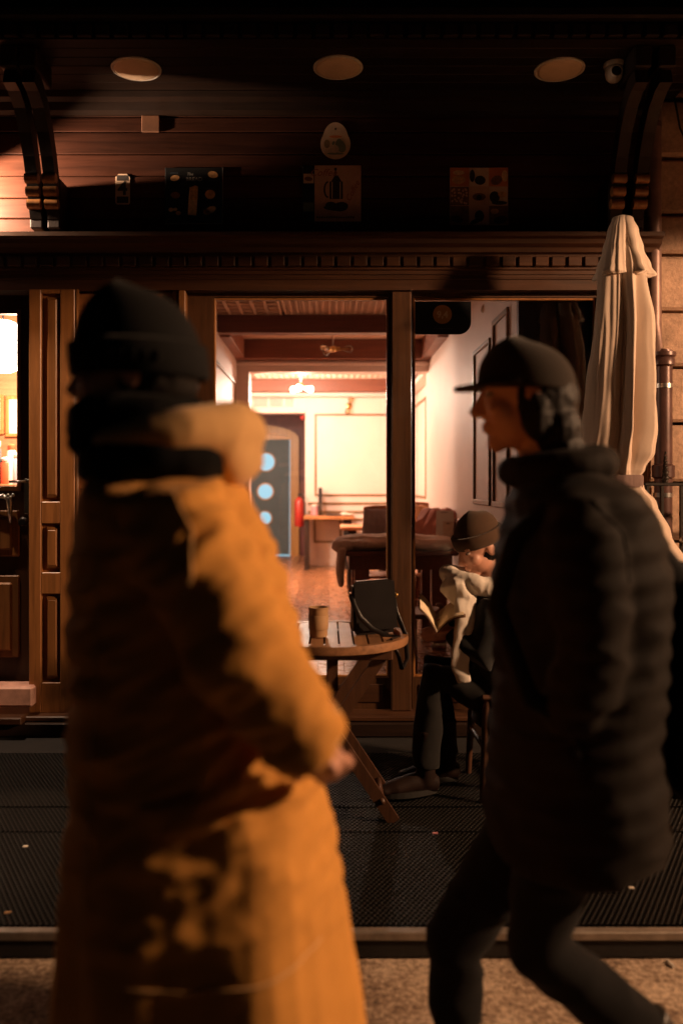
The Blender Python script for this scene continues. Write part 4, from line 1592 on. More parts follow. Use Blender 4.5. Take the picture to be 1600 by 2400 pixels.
for rr_, zz in ((TR - 0.030, TZ - 0.03), (TR, TZ - 0.03), (TR + 0.002, TZ - 0.015), (TR, TZ + 0.002), (TR - 0.030, TZ + 0.002)):
    rim.append([(TX + rr_ * math.cos(2 * PI * k / 48), TY + rr_ * math.sin(2 * PI * k / 48), zz) for k in range(48)])
rim.append(rim[0])
MB().rings(rim, closed=False).build('rim', 'table_wood', tb, True, 40)
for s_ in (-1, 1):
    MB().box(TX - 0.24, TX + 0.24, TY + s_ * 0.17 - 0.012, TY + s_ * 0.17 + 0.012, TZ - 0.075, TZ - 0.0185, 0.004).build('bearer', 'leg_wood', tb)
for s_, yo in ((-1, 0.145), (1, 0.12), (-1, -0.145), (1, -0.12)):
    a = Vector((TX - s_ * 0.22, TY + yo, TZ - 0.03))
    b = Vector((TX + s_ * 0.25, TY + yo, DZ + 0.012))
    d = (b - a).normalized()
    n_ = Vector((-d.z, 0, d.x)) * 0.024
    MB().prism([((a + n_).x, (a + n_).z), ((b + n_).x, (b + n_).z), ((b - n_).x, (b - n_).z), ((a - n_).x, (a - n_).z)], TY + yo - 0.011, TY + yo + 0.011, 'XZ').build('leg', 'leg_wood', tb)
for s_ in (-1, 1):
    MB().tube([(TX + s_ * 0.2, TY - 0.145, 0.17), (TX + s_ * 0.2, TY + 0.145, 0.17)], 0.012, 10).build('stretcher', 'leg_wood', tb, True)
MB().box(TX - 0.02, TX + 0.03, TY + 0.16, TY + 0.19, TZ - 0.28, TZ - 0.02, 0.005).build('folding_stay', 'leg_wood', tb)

c = P(746, 1480, 3.44)
cu = thing('takeaway_cup', 'brown paper cup standing on slatted table', 'cup', (c.x, c.y, TZ + 0.003))
MB().lathe([(0.032, 0.0), (0.036, 0.002), (0.0395, 0.112), (0.0415, 0.114), (0.0415, 0.119), (0.038, 0.119), (0.0345, 0.02)], (c.x, c.y, TZ + 0.003), 28).build('body', 'kraft', cu, True, 40)
MB().lathe([(0.0371, 0.03), (0.0392, 0.032), (0.0412, 0.085), (0.0397, 0.087)], (c.x, c.y, TZ + 0.003), 28).build('sleeve', 'kraft', cu, True, 40)

# handbag: rounded box on the table edge, with strap
BYc = 3.52
hb = thing('handbag', 'black leather box handbag with shoulder strap on slatted table', 'handbag', (fx(880, BYc), BYc, TZ + 0.003))
RZ = Matrix.Rotation(R(-3), 3, 'Y') @ Matrix.Rotation(R(14), 3, 'Z')
bc = Vector((fx(877, BYc), BYc, TZ + 0.004))
def bagpts(w, d, h, x_, y_, z_):
    return bc + RZ @ Vector((x_ * w, y_ * d, z_ * h))
bm = bmesh.new()
bmesh.ops.create_cube(bm, size=1)
for v in bm.verts:
    v.co = Vector((v.co.x * (0.172 if v.co.z > 0 else 0.19), v.co.y * (0.058 if v.co.z > 0 else 0.085), (v.co.z + 0.5) * 0.218))
bmesh.ops.bevel(bm, geom=list(bm.edges), offset=0.018, segments=4, affect='EDGES')
for v in bm.verts:
    v.co = bc + RZ @ v.co
me = bpy.data.meshes.new('body')
bm.to_mesh(me)
bm.free()
link('body', me, 'black_leather', hb, True, 50)
flap = bmesh.new()
bmesh.ops.create_cube(flap, size=1)
for v in flap.verts:
    v.co = Vector((v.co.x * 0.176, -0.038 + v.co.y * 0.006 + (0.010 if v.co.z > 0 else 0.0), 0.215 + (v.co.z - 0.5) * 0.165))
bmesh.ops.bevel(flap, geom=list(flap.edges), offset=0.0028, segments=2, affect='EDGES')
for v in flap.verts:
    v.co = bc + RZ @ v.co
me = bpy.data.meshes.new('flap')
flap.to_mesh(me)
flap.free()
link('flap', me, 'black_leather', hb, True, 50)
pp = [bc + RZ @ Vector(q) for q in ((-0.088, 0.0, 0.15), (-0.098, -0.02, 0.165), (-0.095, -0.05, 0.13), (-0.075, -0.062, 0.08), (-0.03, -0.066, 0.03), (0.03, -0.085, -0.004), (0.075, -0.10, -0.012))]
pp += [Vector((fx(915, 3.35), 3.36, TZ + 0.006)), Vector((fx(935, 3.33), 3.36, TZ - 0.06)), Vector((fx(945, 3.33), 3.40, TZ - 0.12)), Vector((fx(960, 3.35), 3.46, TZ - 0.09)), Vector((fx(955, 3.4), 3.50, TZ - 0.0)), bc + RZ @ Vector((0.098, 0.0, 0.08)), bc + RZ @ Vector((0.09, 0.0, 0.15))]
MB().tube(pp, [(0.010, 0.0035)] * len(pp), 8).build('strap', 'black_leather', hb, True)
MB().lathe([(0.010, 0.0), (0.010, -0.004), (0.006, -0.006)], tuple(bc + RZ @ Vector((0.093, -0.02, 0.15))), 12, 'Y').build('buckle', 'brass', hb, True)
MB().box(bc.x - 0.105, bc.x - 0.092, bc.y - 0.012, bc.y + 0.012, bc.z + 0.14, bc.z + 0.165, 0.003).build('buckle', 'brass', hb)

# ------------------------------------------------------------------ interior furniture
def cafe_table(X0, X1, Y0, Y1, ztop, lab, top_mat='desk_wood', leg_mat='beam_wood_y', apron=True, lw=0.07):
    t = thing('cafe_table', lab, 'table', ((X0 + X1) / 2, (Y0 + Y1) / 2, IF), 'tables inside the cafe')
    MB().box(X0, X1, Y0, Y1, ztop - 0.035, ztop, 0.006).build('table_top', top_mat, t)
    if apron:
        MB().box(X0 + 0.04, X1 - 0.04, Y0 + 0.03, Y1 - 0.03, ztop - 0.14, ztop - 0.036).build('apron', leg_mat, t)
    for xx in (X0 + 0.08, X1 - 0.08 - lw):
        for yy in (Y0 + 0.06, Y1 - 0.06 - lw):
            MB().box(xx, xx + lw, yy, yy + lw, IF, ztop - 0.0365, 0.004).build('leg', leg_mat, t)
    return t


cafe_table(0.13, 0.98, 6.35, 7.25, 0.925, 'dark wooden cafe table under the folded blanket', 'beam_wood', 'beam_wood_y', True, 0.11)
cafe_table(0.16, 0.80, 9.55, 10.25, 0.935, 'light topped cafe table behind the blanket table', 'desk_wood', 'dark_wood_y', False, 0.10)
cafe_table(0.52, 1.06, 7.85, 8.65, 0.925, 'cafe table carrying the orange cup')
dk = thing('desk', 'orange topped desk with dark legs against cream back wall', 'desk', (fx(770, 12.5), 12.5, IF))
MB().box(fx(712, 12.35), fx(830, 12.35), 12.2, 12.75, 0.905, 0.955, 0.006).build('desk_top', 'desk_wood', dk)
MB().box(fx(714, 12.35), fx(724, 12.35), 12.24, 12.72, IF, 0.904).build('leg', 'dark_wood_y', dk)
MB().box(fx(806, 12.35), fx(824, 12.35), 12.30, 12.72, IF, 0.904).build('leg', 'dark_wood_y', dk)
mo = thing('monitor', 'black monitor seen edge on, on the desk', 'monitor', (fx(751, 12.5), 12.5, 0.955))
MB().box(fx(746, 12.5), fx(755, 12.5), 12.32, 12.68, 1.02, 1.36, 0.008).build('screen', 'dark_plastic', mo)
MB().tube([(fx(750, 12.5), 12.5, 0.975), (fx(750, 12.5), 12.5, 1.06)], 0.02, 10).build('stand', 'dark_plastic', mo, True)
MB().box(fx(741, 12.5), fx(760, 12.5), 12.40, 12.60, 0.956, 0.972, 0.004).build('foot', 'dark_plastic', mo)
kb = MB().box(fx(763, 12.4), fx(800, 12.4), 12.26, 12.42, 0.957, 0.975, 0.004).build('keyboard', 'dark_plastic')
tag(recentre(kb), 'dark keyboard lying on the desk beside monitor', 'keyboard')
pc = thing('pink_tumbler', 'pink tumbler on desk left of monitor', 'cup', (fx(737, 12.4), 12.4, 0.956))
MB().lathe([(0.05, 0), (0.055, 0.13), (0.05, 0.135)], (fx(737, 12.4), 12.4, 0.956), 18).build('body', 'pink_plastic', pc, True, 40)
MB().lathe([(0.05, 0.135), (0.052, 0.15), (0.03, 0.16)], (fx(737, 12.4), 12.4, 0.956), 18).build('lid', 'white_plastic', pc, True, 40)
ps = remesh(MB().ellipsoid((fx(812, 12.4), 12.4, 0.972), (0.11, 0.08, 0.018)).ellipsoid((fx(806, 12.4), 12.42, 0.985), (0.05, 0.04, 0.02)), 0.012, 2, lambda p, n: 0.012 * noise.noise(p * 14))
ps = link('crumpled_paper', ps, 'paper', None, True)
tag(recentre(ps), 'crumpled white paper at right end of desk', 'paper')

# fire extinguisher
ex_x = fx(701, 12.6)
fe = thing('fire_extinguisher', 'red fire extinguisher hanging beside the back door', 'fire extinguisher', (ex_x, 12.62, fz(1234, 12.6)))
MB().lathe([(0.06, 0.0), (0.07, 0.02), (0.07, 0.36), (0.055, 0.40), (0.025, 0.425), (0.025, 0.44)], (ex_x, 12.62, fz(1234, 12.6)), 20).build('cylinder', 'red_paint', fe, True, 40)
MB().box(ex_x - 0.02, ex_x + 0.05, 12.60, 12.64, fz(1234, 12.6) + 0.44, fz(1234, 12.6) + 0.49, 0.005).build('valve', 'black_metal', fe)
MB().tube([(ex_x + 0.04, 12.60, fz(1234, 12.6) + 0.45), (ex_x + 0.085, 12.58, fz(1234, 12.6) + 0.36), (ex_x + 0.08, 12.57, fz(1234, 12.6) + 0.12)], 0.010, 8).build('hose', 'black_metal', fe, True)

# blanket bundle on the front table
bl = MB()
bl.ellipsoid((0.30, 6.65, 0.97), (0.24, 0.30, 0.055))
bl.ellipsoid((0.55, 6.62, 0.975), (0.32, 0.28, 0.055))
bl.ellipsoid((0.78, 6.60, 0.965), (0.24, 0.26, 0.05))
bl.ellipsoid((0.14, 6.55, 0.955), (0.10, 0.20, 0.05))
bl.tube([(0.115, 6.40, 0.93), (0.10, 6.38, 0.80), (0.11, 6.40, 0.66)], [(0.03, 0.10), (0.025, 0.09), (0.02, 0.06)], 12)
me = remesh(bl, 0.010, 5, lambda p, n: 0.016 * ridge(p, 5.0, 3.0, (0.45, 1.3, 2.6)) * (0.5 + 0.5 * abs(n.z)) + 0.006 * noise.noise(p * 22))
bo = link('folded_blanket', me, 'blanket', None, True)
tag(recentre(bo), 'cream folded blanket heaped on the dark cafe table', 'blanket')

# menu card
mc = thing('menu_card', 'pale menu card standing on table beside the orange cup', 'menu', (fx(1040, 7.0), 7.0, 0.926))
MB().prism([(fx(1021, 7.05), 0.927), (fx(1063, 7.05), 0.927), (fx(1062, 7.05), fz(1197, 7.05)), (fx(1022, 7.05), fz(1197, 7.05))], 7.05, 7.056, 'XZ').build('sheet', 'paper', mc)
MB().prism([(fx(1038, 6.9), 0.927), (fx(1061, 6.9), 0.927), (fx(1061, 6.9), fz(1222, 6.9)), (fx(1038, 6.9), fz(1222, 6.9))], 6.9, 6.906, 'XZ').build('small_card', 'plate_cream', mc)
m = MB()
for (a_, b_, py, Y) in ((1033, 1050, 1201, 7.049), (1045, 1053, 1227, 6.899)):
    for k in range(6):
        xx = fx(a_ + (b_ - a_) * k / 6, Y)
        m.box(xx, xx + 0.006, Y - 0.0006, Y, fz(py + 1.2, Y), fz(py - 1.2, Y))
stuff(m.build('heading', 'ink_brown', mc))

oc = thing('orange_cup', 'orange paper cup with dark lid on cafe table', 'cup', (fx(988, 8.2), 8.2, 0.925))
MB().lathe([(0.030, 0.0), (0.038, 0.095), (0.036, 0.10)], (fx(988, 8.2), 8.2, 0.926), 18).build('body', 'orange_paper', oc, True, 40)
MB().lathe([(0.041, 0.095), (0.042, 0.115), (0.036, 0.13)], (fx(988, 8.2), 8.2, 0.926), 18).build('lid', 'dark_plastic', oc, True, 40)


def chair(X, Y, rz, lab, zback=1.0, mat='chair_wood', loc_z=IF, slats=4):
    t = thing('wooden_chair', lab, 'chair', (X, Y, loc_z), 'wooden chairs')
    M = Matrix.Translation((X, Y, loc_z)) @ Matrix.Rotation(rz, 4, 'Z')

    def tr(mb):
        mb.v = [tuple(M @ Vector(p)) for p in mb.v]
        return mb
    tr(MB().box(-0.20, 0.20, -0.20, 0.20, 0.43, 0.455, 0.010)).build('seat', mat, t)
    for sx_ in (-1, 1):
        tr(MB().tube([(sx_ * 0.17, -0.17, 0.43), (sx_ * 0.185, -0.19, 0.0)], [0.019, 0.014], 10)).build('leg', mat, t, True, 60)
        tr(MB().tube([(sx_ * 0.18, 0.24, 0.0), (sx_ * 0.175, 0.185, 0.44), (sx_ * 0.175, 0.21, 0.7), (sx_ * 0.17, 0.26, zback - 0.01)], [0.015, 0.020, 0.018, 0.016], 10)).build('back_post', mat, t, True, 60)
    tr(MB().tube([(-0.19, 0.262, zback), (-0.1, 0.285, zback + 0.012), (0.1, 0.285, zback + 0.012), (0.19, 0.262, zback)], [(0.012, 0.035)] * 4, 10)).build('top_rail', mat, t, True, 60)
    tr(MB().tube([(-0.17, 0.205, 0.62), (0.17, 0.205, 0.62)], [(0.010, 0.020)] * 2, 8)).build('cross_rail', mat, t, True, 60)
    for k in range(slats):
        xx = -0.115 + 0.23 * k / max(1, slats - 1)
        tr(MB().tube([(xx, 0.205, 0.63), (xx * 1.05, 0.272, zback - 0.01)], [(0.013, 0.006)] * 2, 8)).build('slat', mat, t, True, 60)
    for yy in (-0.18, 0.20):
        tr(MB().tube([(-0.175, yy, 0.22), (0.175, yy, 0.22)], 0.010, 8)).build('stretcher', mat, t, True)
    for sx_ in (-1, 1):
        tr(MB().tube([(sx_ * 0.178, -0.18, 0.27), (sx_ * 0.178, 0.21, 0.27)], 0.010, 8)).build('stretcher', mat, t, True)
    return t


chair(0.53, 7.52, R(0), 'wooden chair whose legs show under the blanket table')
chair(0.95, 8.95, R(0), 'wooden chair with tan jacket on its back', 1.0)
chair(1.02, 7.45, R(-70), 'wooden chair with rose jacket by the right wall', 0.99)
st = thing('wooden_stool', 'pale wooden stool just inside the window right of central post', 'stool', (0.66, 5.25, IF))
MB().box(0.50, 0.84, 5.09, 5.43, IF + 0.44, IF + 0.47, 0.008).build('seat', 'chair_wood', st)
for xx in (0.525, 0.80):
    for yy in (5.115, 5.39):
        MB().box(xx - 0.017, xx + 0.017, yy - 0.017, yy + 0.017, IF, IF + 0.439, 0.004).build('leg', 'chair_wood', st)
for xx in (0.525, 0.80):
    MB().box(xx - 0.010, xx + 0.010, 5.132, 5.373, IF + 0.16, IF + 0.19, 0.003).build('stretcher', 'chair_wood', st)


def jacket(X, Y, z, w, d, h, mat, lab, seed, rz=0.0):
    m = MB()
    Mz = Matrix.Rotation(rz, 3, 'Z')
    for k in range(3):
        xx = -w * 0.32 + w * 0.32 * k
        q0 = Vector((X, Y, z)) + Mz @ Vector((xx, -d * .1, h * .95))
        q1 = Vector((X, Y, z)) + Mz @ Vector((xx, -d * .5, h * .5))
        q2 = Vector((X, Y, z)) + Mz @ Vector((xx * 1.1, -d * .6, 0))
        m.tube([q0, q1, q2], [(w * .24, d * .32), (w * .26, d * .26), (w * .24, d * .2)], 12)
        q3 = Vector((X, Y, z)) + Mz @ Vector((xx, d * .4, h * .4))
        m.tube([q0, q3], [(w * .24, d * .32), (w * .22, d * .2)], 12)
    me = remesh(m, 0.012, 4, lambda p, n: 0.02 * ridge(p, 6.0, seed, (1.6, 1.6, 0.45)))
    o = link('draped_jacket', me, mat, None, True)
    tag(recentre(o), lab, 'jacket')


jacket(0.95, 9.21, 0.92, 0.30, 0.10, 0.27, 'jacket_tan', 'tan jacket draped over a chair back by the menu card', 1.0)
jacket(0.53, 7.78, 0.90, 0.34, 0.12, 0.29, 'jacket_grey', 'grey jacket hanging on a chair left of the central post', 5.0, 0.0)
jacket(1.02, 7.47, 0.92, 0.40, 0.22, 0.26, 'jacket_rose', 'rose jacket slung over a chair next to seated reader', 9.0, R(-60))

# ------------------------------------------------------------------ people
def head_shapes(m, c, Mh, neck_to=None, neck_r=0.055):
    """c: head centre; Mh: 3x3 with columns forward, left, up"""
    c = Vector(c)

    def L(p):
        return c + Mh @ Vector(p)

    def E(p, r, rot=None):
        m.ellipsoid(L(p), r, Mh if rot is None else Mh @ rot, 18, 12)
    E((-0.008, 0, 0.025), (0.098, 0.077, 0.094))
    E((0.022, 0, -0.045), (0.066, 0.060, 0.068))
    E((0.066, 0, -0.096), (0.026, 0.026, 0.022))
    E((0.074, 0, -0.01), (0.022, 0.045, 0.05))
    m.tube([L((0.090, 0, 0.022)), L((0.102, 0, -0.004)), L((0.116, 0, -0.024)), L((0.104, 0, -0.034))], [0.009, 0.011, 0.0135, 0.011], 12)
    for s in (-1, 1):
        E((0.098, s * 0.012, -0.030), (0.010, 0.009, 0.008))
        E((0.062, s * 0.038, -0.026), (0.030, 0.026, 0.028))
        E((0.080, s * 0.033, 0.034), (0.016, 0.024, 0.009))
        E((-0.008, s * 0.078, -0.008), (0.023, 0.009, 0.033))
    E((0.091, 0, -0.055), (0.012, 0.022, 0.0065))
    E((0.088, 0, -0.066), (0.012, 0.019, 0.0070))
    if neck_to is not None:
        m.tube([L((-0.02, 0, -0.05)), (L((-0.02, 0, -0.05)) + Vector(neck_to)) / 2, neck_to], [neck_r, neck_r * 0.98, neck_r * 1.25], 16)
    return L


def eyes(L, Mh, parent):
    for s in (-1, 1):
        MB().ellipsoid(L((0.0800, s * 0.031, 0.014)), (0.0110, 0.0115, 0.0075), Mh, 12, 8).build('eye', 'eye_white', parent, True)
        MB().ellipsoid(L((0.0885, s * 0.031, 0.013)), (0.0035, 0.0052, 0.0052), Mh, 10, 6).build('iris', 'hair', parent, True)


def hand_shapes(m, wrist, d, side, palm_n, curl=0.6, size=1.0):
    """d: direction of fingers, side: direction to the thumb, palm_n: palm-facing normal"""
    w = Vector(wrist)
    d = Vector(d).normalized()
    s = Vector(side)
    s = (s - d * s.dot(d)).normalized()
    nrm = Vector(palm_n)
    nrm = (nrm - d * nrm.dot(d) - s * nrm.dot(s)).normalized()
    k = size
    m.tube([w - d * 0.02 * k, w + d * 0.03 * k, w + d * 0.075 * k, w + d * 0.09 * k], [(0.026 * k, 0.020 * k), (0.036 * k, 0.017 * k), (0.040 * k, 0.015 * k), (0.036 * k, 0.011 * k)], 14)
    # orient palm wide along s: add knuckle blobs
    R3 = Matrix((s, nrm, d)).transposed()
    m.ellipsoid(w + d * 0.05 * k, (0.040 * k, 0.016 * k, 0.048 * k), R3, 14, 10)
    for i, (off, ln) in enumerate(((0.029, 0.070), (0.010, 0.080), (-0.010, 0.074), (-0.028, 0.058))):
        b = w + d * 0.088 * k + s * off * k
        pts = [b - d * 0.02 * k]
        dirv = d.copy()
        ang = 0
        for j, f_ in enumerate((0.45, 0.30, 0.25)):
            ang += curl * (0.6 if j == 0 else 0.9)
            dv = d * math.cos(ang) + nrm * math.sin(ang)
            pts.append(pts[-1] + dv * (ln * f_ * k + (0.02 * k if j == 0 else 0)))
        m.tube(pts, [0.0092 * k, 0.0090 * k, 0.0080 * k, 0.0065 * k], 10)
        m.ellipsoid(pts[-1], (0.0068 * k,) * 3, None, 8, 6)
    b = w + d * 0.025 * k + s * 0.028 * k
    t1 = b + (d * 0.6 + s * 0.7 + nrm * 0.3).normalized() * 0.04 * k
    t2 = t1 + (d * 0.85 + s * 0.25 + nrm * 0.45).normalized() * 0.032 * k
    t3 = t2 + (d * 0.9 + nrm * 0.45).normalized() * 0.022 * k
    m.tube([b, t1, t2, t3], [0.014 * k, 0.0115 * k, 0.0098 * k, 0.007 * k], 10)


def shoe(m_up, m_sole, ankle, fwd, pitch=0.0, length=0.27, z=None, boot=0.10):
    """ankle: ankle joint; fwd: unit vector on the ground; pitch: heel raised (radians)"""
    a = Vector(ankle)
    f = Vector(fwd).normalized()
    ff = (f * math.cos(pitch) - Vector((0, 0, 1)) * math.sin(pitch)).normalized()
    lat = Vector((0, 0, 1)).cross(f).normalized()
    up = ff.cross(lat)
    if up.z < 0:
        up = -up
    heel = a - ff * 0.055 - up * 0.075
    toe = a + ff * (length - 0.055) - up * 0.075
    pts = [heel + up * 0.035, heel + ff * 0.05 + up * 0.045, heel + ff * 0.12 + up * 0.045, heel + ff * 0.19 + up * 0.034, toe + up * 0.026 - ff * 0.012]
    m_up.tube(pts, [(0.034, 0.036), (0.038, 0.046), (0.042, 0.042), (0.047, 0.034), (0.030, 0.022)], 16)
    m_up.ellipsoid(toe + up * 0.026 - ff * 0.02, (0.04, 0.04, 0.024), Matrix((ff, lat, up)).transposed(), 14, 8)
    m_up.tube([heel + ff * 0.052 + up * 0.04, a + up * boot], [(0.040, 0.046), (0.045, 0.050)], 16)
    R3 = Matrix((ff, lat, up)).transposed()
    outline = []
    for k in range(24):
        an = 2 * PI * k / 24
        u = math.cos(an)
        wv = math.sin(an)
        xx = length / 2 + u * length / 2
        wid = 0.038 + 0.010 * math.sin(PI * min(1, max(0, xx / length - 0.2)))
        outline.append(heel + ff * xx + lat * (wv * wid))
    m_sole.rings([[p - up * 0.002 for p in outline], [p + up * 0.022 for p in outline]])


# ---------- pedestrian in the mustard coat
S1 = 1.50
K1 = 0.98


def A(px, py, dy=0.0):
    return P(px, py, S1 + dy)


HFL = Matrix(((-1, 0, 0), (0, -1, 0), (0, 0, 1)))    # facing -X: forward=-X, left=-Y
hc1 = A(318, 868)
p1 = thing('person', 'person walking left in long mustard coat, black beanie and dark scarf', 'person', (A(440, 1800).x, S1, 0))
m = MB()
Mh = HFL @ Matrix.Rotation(R(6), 3, 'Y')
L1 = head_shapes(m, hc1, Mh, A(372, 1120))
m.tube([A(375, 1110), A(400, 1250), A(430, 1500), A(440, 1700), A(440, 1860)], [(0.06, 0.07), (0.10, 0.16), (0.10, 0.15), (0.10, 0.14), (0.11, 0.16)][::1], 16)
sh_n, el_n, wr_n = A(405, 1205, -0.19), A(560, 1530, -0.27), A(728, 1745, -0.22)
sh_f, el_f, wr_f = A(405, 1205, 0.19), A(400, 1540, 0.25), A(350, 1720, 0.22)
for a_, b_, c_ in ((sh_n, el_n, wr_n), (sh_f, el_f, wr_f)):
    m.tube([a_, b_, c_], [0.045, 0.036, 0.026], 12)
hand_shapes(m, wr_n - (wr_n - el_n).normalized() * 0.025, (wr_n - el_n), (-0.8, 0, -0.3), (0, 1, -0.2), 0.75, 0.9)
hand_shapes(m, wr_f, (wr_f - el_f), (-0.5, 0, 0.8), (0, -1, 0), 0.5)
k_f, a_f = A(300, 2270, 0.09), Vector((A(230, 0).x, S1 + 0.09, 0.10))
k_n, a_n = A(520, 2275, -0.09), Vector((A(800, 0).x, S1 - 0.09, 0.20))
for k_, a_, s in ((k_f, a_f, 1), (k_n, a_n, -1)):
    m.tube([A(440, 1830, 0.09 * s), k_, a_], [0.075, 0.05, 0.035], 14)
body = link('body', remesh(m, 0.0065, 3), 'skin', p1, True)
eyes(L1, Mh, p1)

# trousers and boots
m = MB()
for k_, a_, s in ((k_f, a_f, 1), (k_n, a_n, -1)):
    m.tube([A(440, 1800, 0.085 * s), (A(440, 1800, 0.085 * s) + k_) / 2, k_, (k_ + a_) / 2, a_ + (k_ - a_).normalized() * 0.05], [0.095, 0.085, 0.067, 0.062, 0.058], 16)
link('trousers', remesh(m, 0.012, 4, lambda p, n: 0.006 * ridge(p, 9, 2.0, (.7, .7, 1.6))), 'trouser_black', p1, True)
for a_, f_, pit in ((a_f, (-1, 0, 0), 0.0), (a_n, (-1, 0, 0), 0.55)):
    u_, s_ = MB(), MB()
    shoe(u_, s_, a_, f_, pit)
    b_ = link('boot', remesh(u_, 0.009, 4), 'boot_black', p1, True)
    s_.build('sole', 'sole', b_)


def oval(cx, cy, z, hx, hy, n=40, pw=2.2, tilt=0.0):
    out = []
    for k in range(n):
        a = 2 * PI * k / n
        c, s = math.cos(a), math.sin(a)
        u = math.copysign(abs(c) ** (2 / pw), c) * hx
        w = math.copysign(abs(s) ** (2 / pw), s) * hy
        out.append((cx + u, cy + w, z + tilt * u))
    return out


def coat_body(Afn, Yc, rows, kk):
    rs = []
    for (px, py, hx, hy, tl) in rows:
        p = Afn(px, py)
        rs.append(oval(p.x, Yc, p.z, hx * kk, hy * kk, 40, 2.1, tl))
    return rs


rows1 = [(380, 1085, 0.085, 0.105, 0), (386, 1115, 0.105, 0.15, 0), (396, 1160, 0.135, 0.205, 0), (408, 1230, 0.160, 0.222, 0), (425, 1340, 0.182, 0.225, 0), (444, 1480, 0.198, 0.222, 0),
         (455, 1650, 0.205, 0.215, 0), (466, 1800, 0.215, 0.220, 0), (474, 1950, 0.232, 0.228, 0), (480, 2100, 0.250, 0.235, 0), (486, 2260, 0.266, 0.240, 0.02), (490, 2400, 0.278, 0.244, 0.03), (490, 2470, 0.282, 0.246, 0.03)]


def wr_coat1(p, n):
    z = p.z
    k = 0.0
    # big soft diagonal drags across the back and sleeve
    k += 0.011 * ridge(p, 3.3, 7.0, (0.9, 0.6, 1.6))
    k += 0.011 * ridge((p.x + 0.6 * p.z, p.y, p.z - 0.35 * p.x), 7.0, 2.0, (0.6, 0.6, 2.3))
    k += 0.008 * ridge((p.x + 0.9 * p.z, p.y, p.z - 0.5 * p.x), 15.0, 5.0, (0.5, 0.5, 1.8))
    k += 0.003 * noise.noise(p * 34)
    if z < 0.95:
        t = min(1, (0.95 - z) / 0.3)
        k *= 1 - 0.88 * t
        an = math.atan2(p.y - S1, p.x - A(470, 0).x)
        k += t * (0.012 * math.sin(an * 6 + 1.1 * math.sin(z * 3)) + 0.003 * ridge((math.cos(an), math.sin(an), z * 0.12), 5.0, 3.0))
    return k - 0.012


m = MB()
m.rings(coat_body(A, S1, rows1, K1))
for a_, b_, c_ in ((sh_n, el_n, wr_n), (sh_f, el_f, wr_f)):
    q = a_ + Vector((0, 0.03 if a_.y < S1 else -0.03, 0.01))
    m.tube([q, a_ * 0.8 + b_ * 0.2, a_ * .4 + b_ * .6, b_, b_ * .45 + c_ * .55, c_], [0.080, 0.088, 0.080, 0.076, 0.068, 0.058], 18)
coat = link('coat', remesh(m, 0.008, 5, wr_coat1), 'coat_mustard', p1, True)


def draper(o):
    from mathutils.bvhtree import BVHTree
    me = o.data
    bv = BVHTree.FromPolygons([v.co.copy() for v in me.vertices], [tuple(f.vertices) for f in me.polygons])

    def hit(q, lift):
        """cloth surface that faces the street at the height and side of q"""
        h = bv.ray_cast(Vector((q.x, 0.4, q.z)), Vector((0, 1, 0)))
        if h[0] is None:
            h = bv.find_nearest(Vector(q))
        return h[0] + h[1] * (lift if h[1].y < 0.3 else -lift)
    return hit


def seam(hit, pts, name, mat, parent, r=0.0022, n=40):
    out = []
    for i in range(len(pts) - 1):
        for k in range(n // (len(pts) - 1)):
            t = k / (n // (len(pts) - 1))
            out.append(hit(pts[i].lerp(pts[i + 1], t), 0.0008))
    MB().tube(out, r, 6).build(name, mat, parent, True)


def flap_on(hit, c0, c1, c2, c3, name, mat, parent, th=0.007, nx=14, nz=8):
    """quad patch c0 c1 (top), c2 c3 (bottom) laid on the cloth"""
    top_, bot_ = [], []
    for j in range(nz + 1):
        for i in range(nx + 1):
            u, w = i / nx, j / nz
            q = c0.lerp(c1, u).lerp(c3.lerp(c2, u), w)
            edge = min(1.0, min(u, 1 - u, w, 1 - w) * 8)
            top_.append(hit(q, 0.002 + th * (0.55 + 0.45 * edge)))
            bot_.append(hit(q, -0.004))
    W_ = nx + 1
    nt_ = len(top_)
    fs = []
    for j in range(nz):
        for i in range(nx):
            a = j * W_ + i
            fs.append((a, a + 1, a + W_ + 1, a + W_))
            fs.append((nt_ + a, nt_ + a + W_, nt_ + a + W_ + 1, nt_ + a + 1))
    rim_ = [i for i in range(W_)] + [j * W_ + nx for j in range(1, nz + 1)] + [nz * W_ + i for i in range(nx - 1, -1, -1)] + [j * W_ for j in range(nz - 1, 0, -1)]
    for k in range(len(rim_)):
        a, b = rim_[k], rim_[(k + 1) % len(rim_)]
        fs.append((a, nt_ + a, nt_ + b, b))
    MB().add(top_ + bot_, fs).build(name, mat, parent, True, 60)


h1 = draper(coat)
flap_on(h1, A(330, 1880, -0.2), A(520, 1850, -0.2), A(530, 1925, -0.2), A(336, 1955, -0.2), 'pocket_flap', 'coat_mustard', coat)
seam(h1, [A(300, 2300, -0.2), A(440, 2312, -0.2), A(620, 2300, -0.2), A(760, 2270, -0.2)], 'hem_seam', 'coat_hood', coat)
seam(h1, [A(425, 1150, -0.2), A(470, 1230, -0.2), A(480, 1330, -0.2), A(440, 1440, -0.2)], 'sleeve_seam', 'coat_hood', coat)
seam(h1, [A(250, 1300, -0.15), A(235, 1600, -0.15), A(215, 1900, -0.15), A(190, 2250, -0.15)], 'front_seam', 'coat_hood', coat)
for c_, b_ in ((wr_n, el_n), (wr_f, el_f)):
    d = (c_ - b_).normalized()
    MB().tube([c_ - d * 0.035, c_ - d * 0.03, c_ - d * 0.002, c_ + d * 0.002], [0.060, 0.066, 0.064, 0.058], 22).build('cuff', 'coat_hood', coat, True, 50)

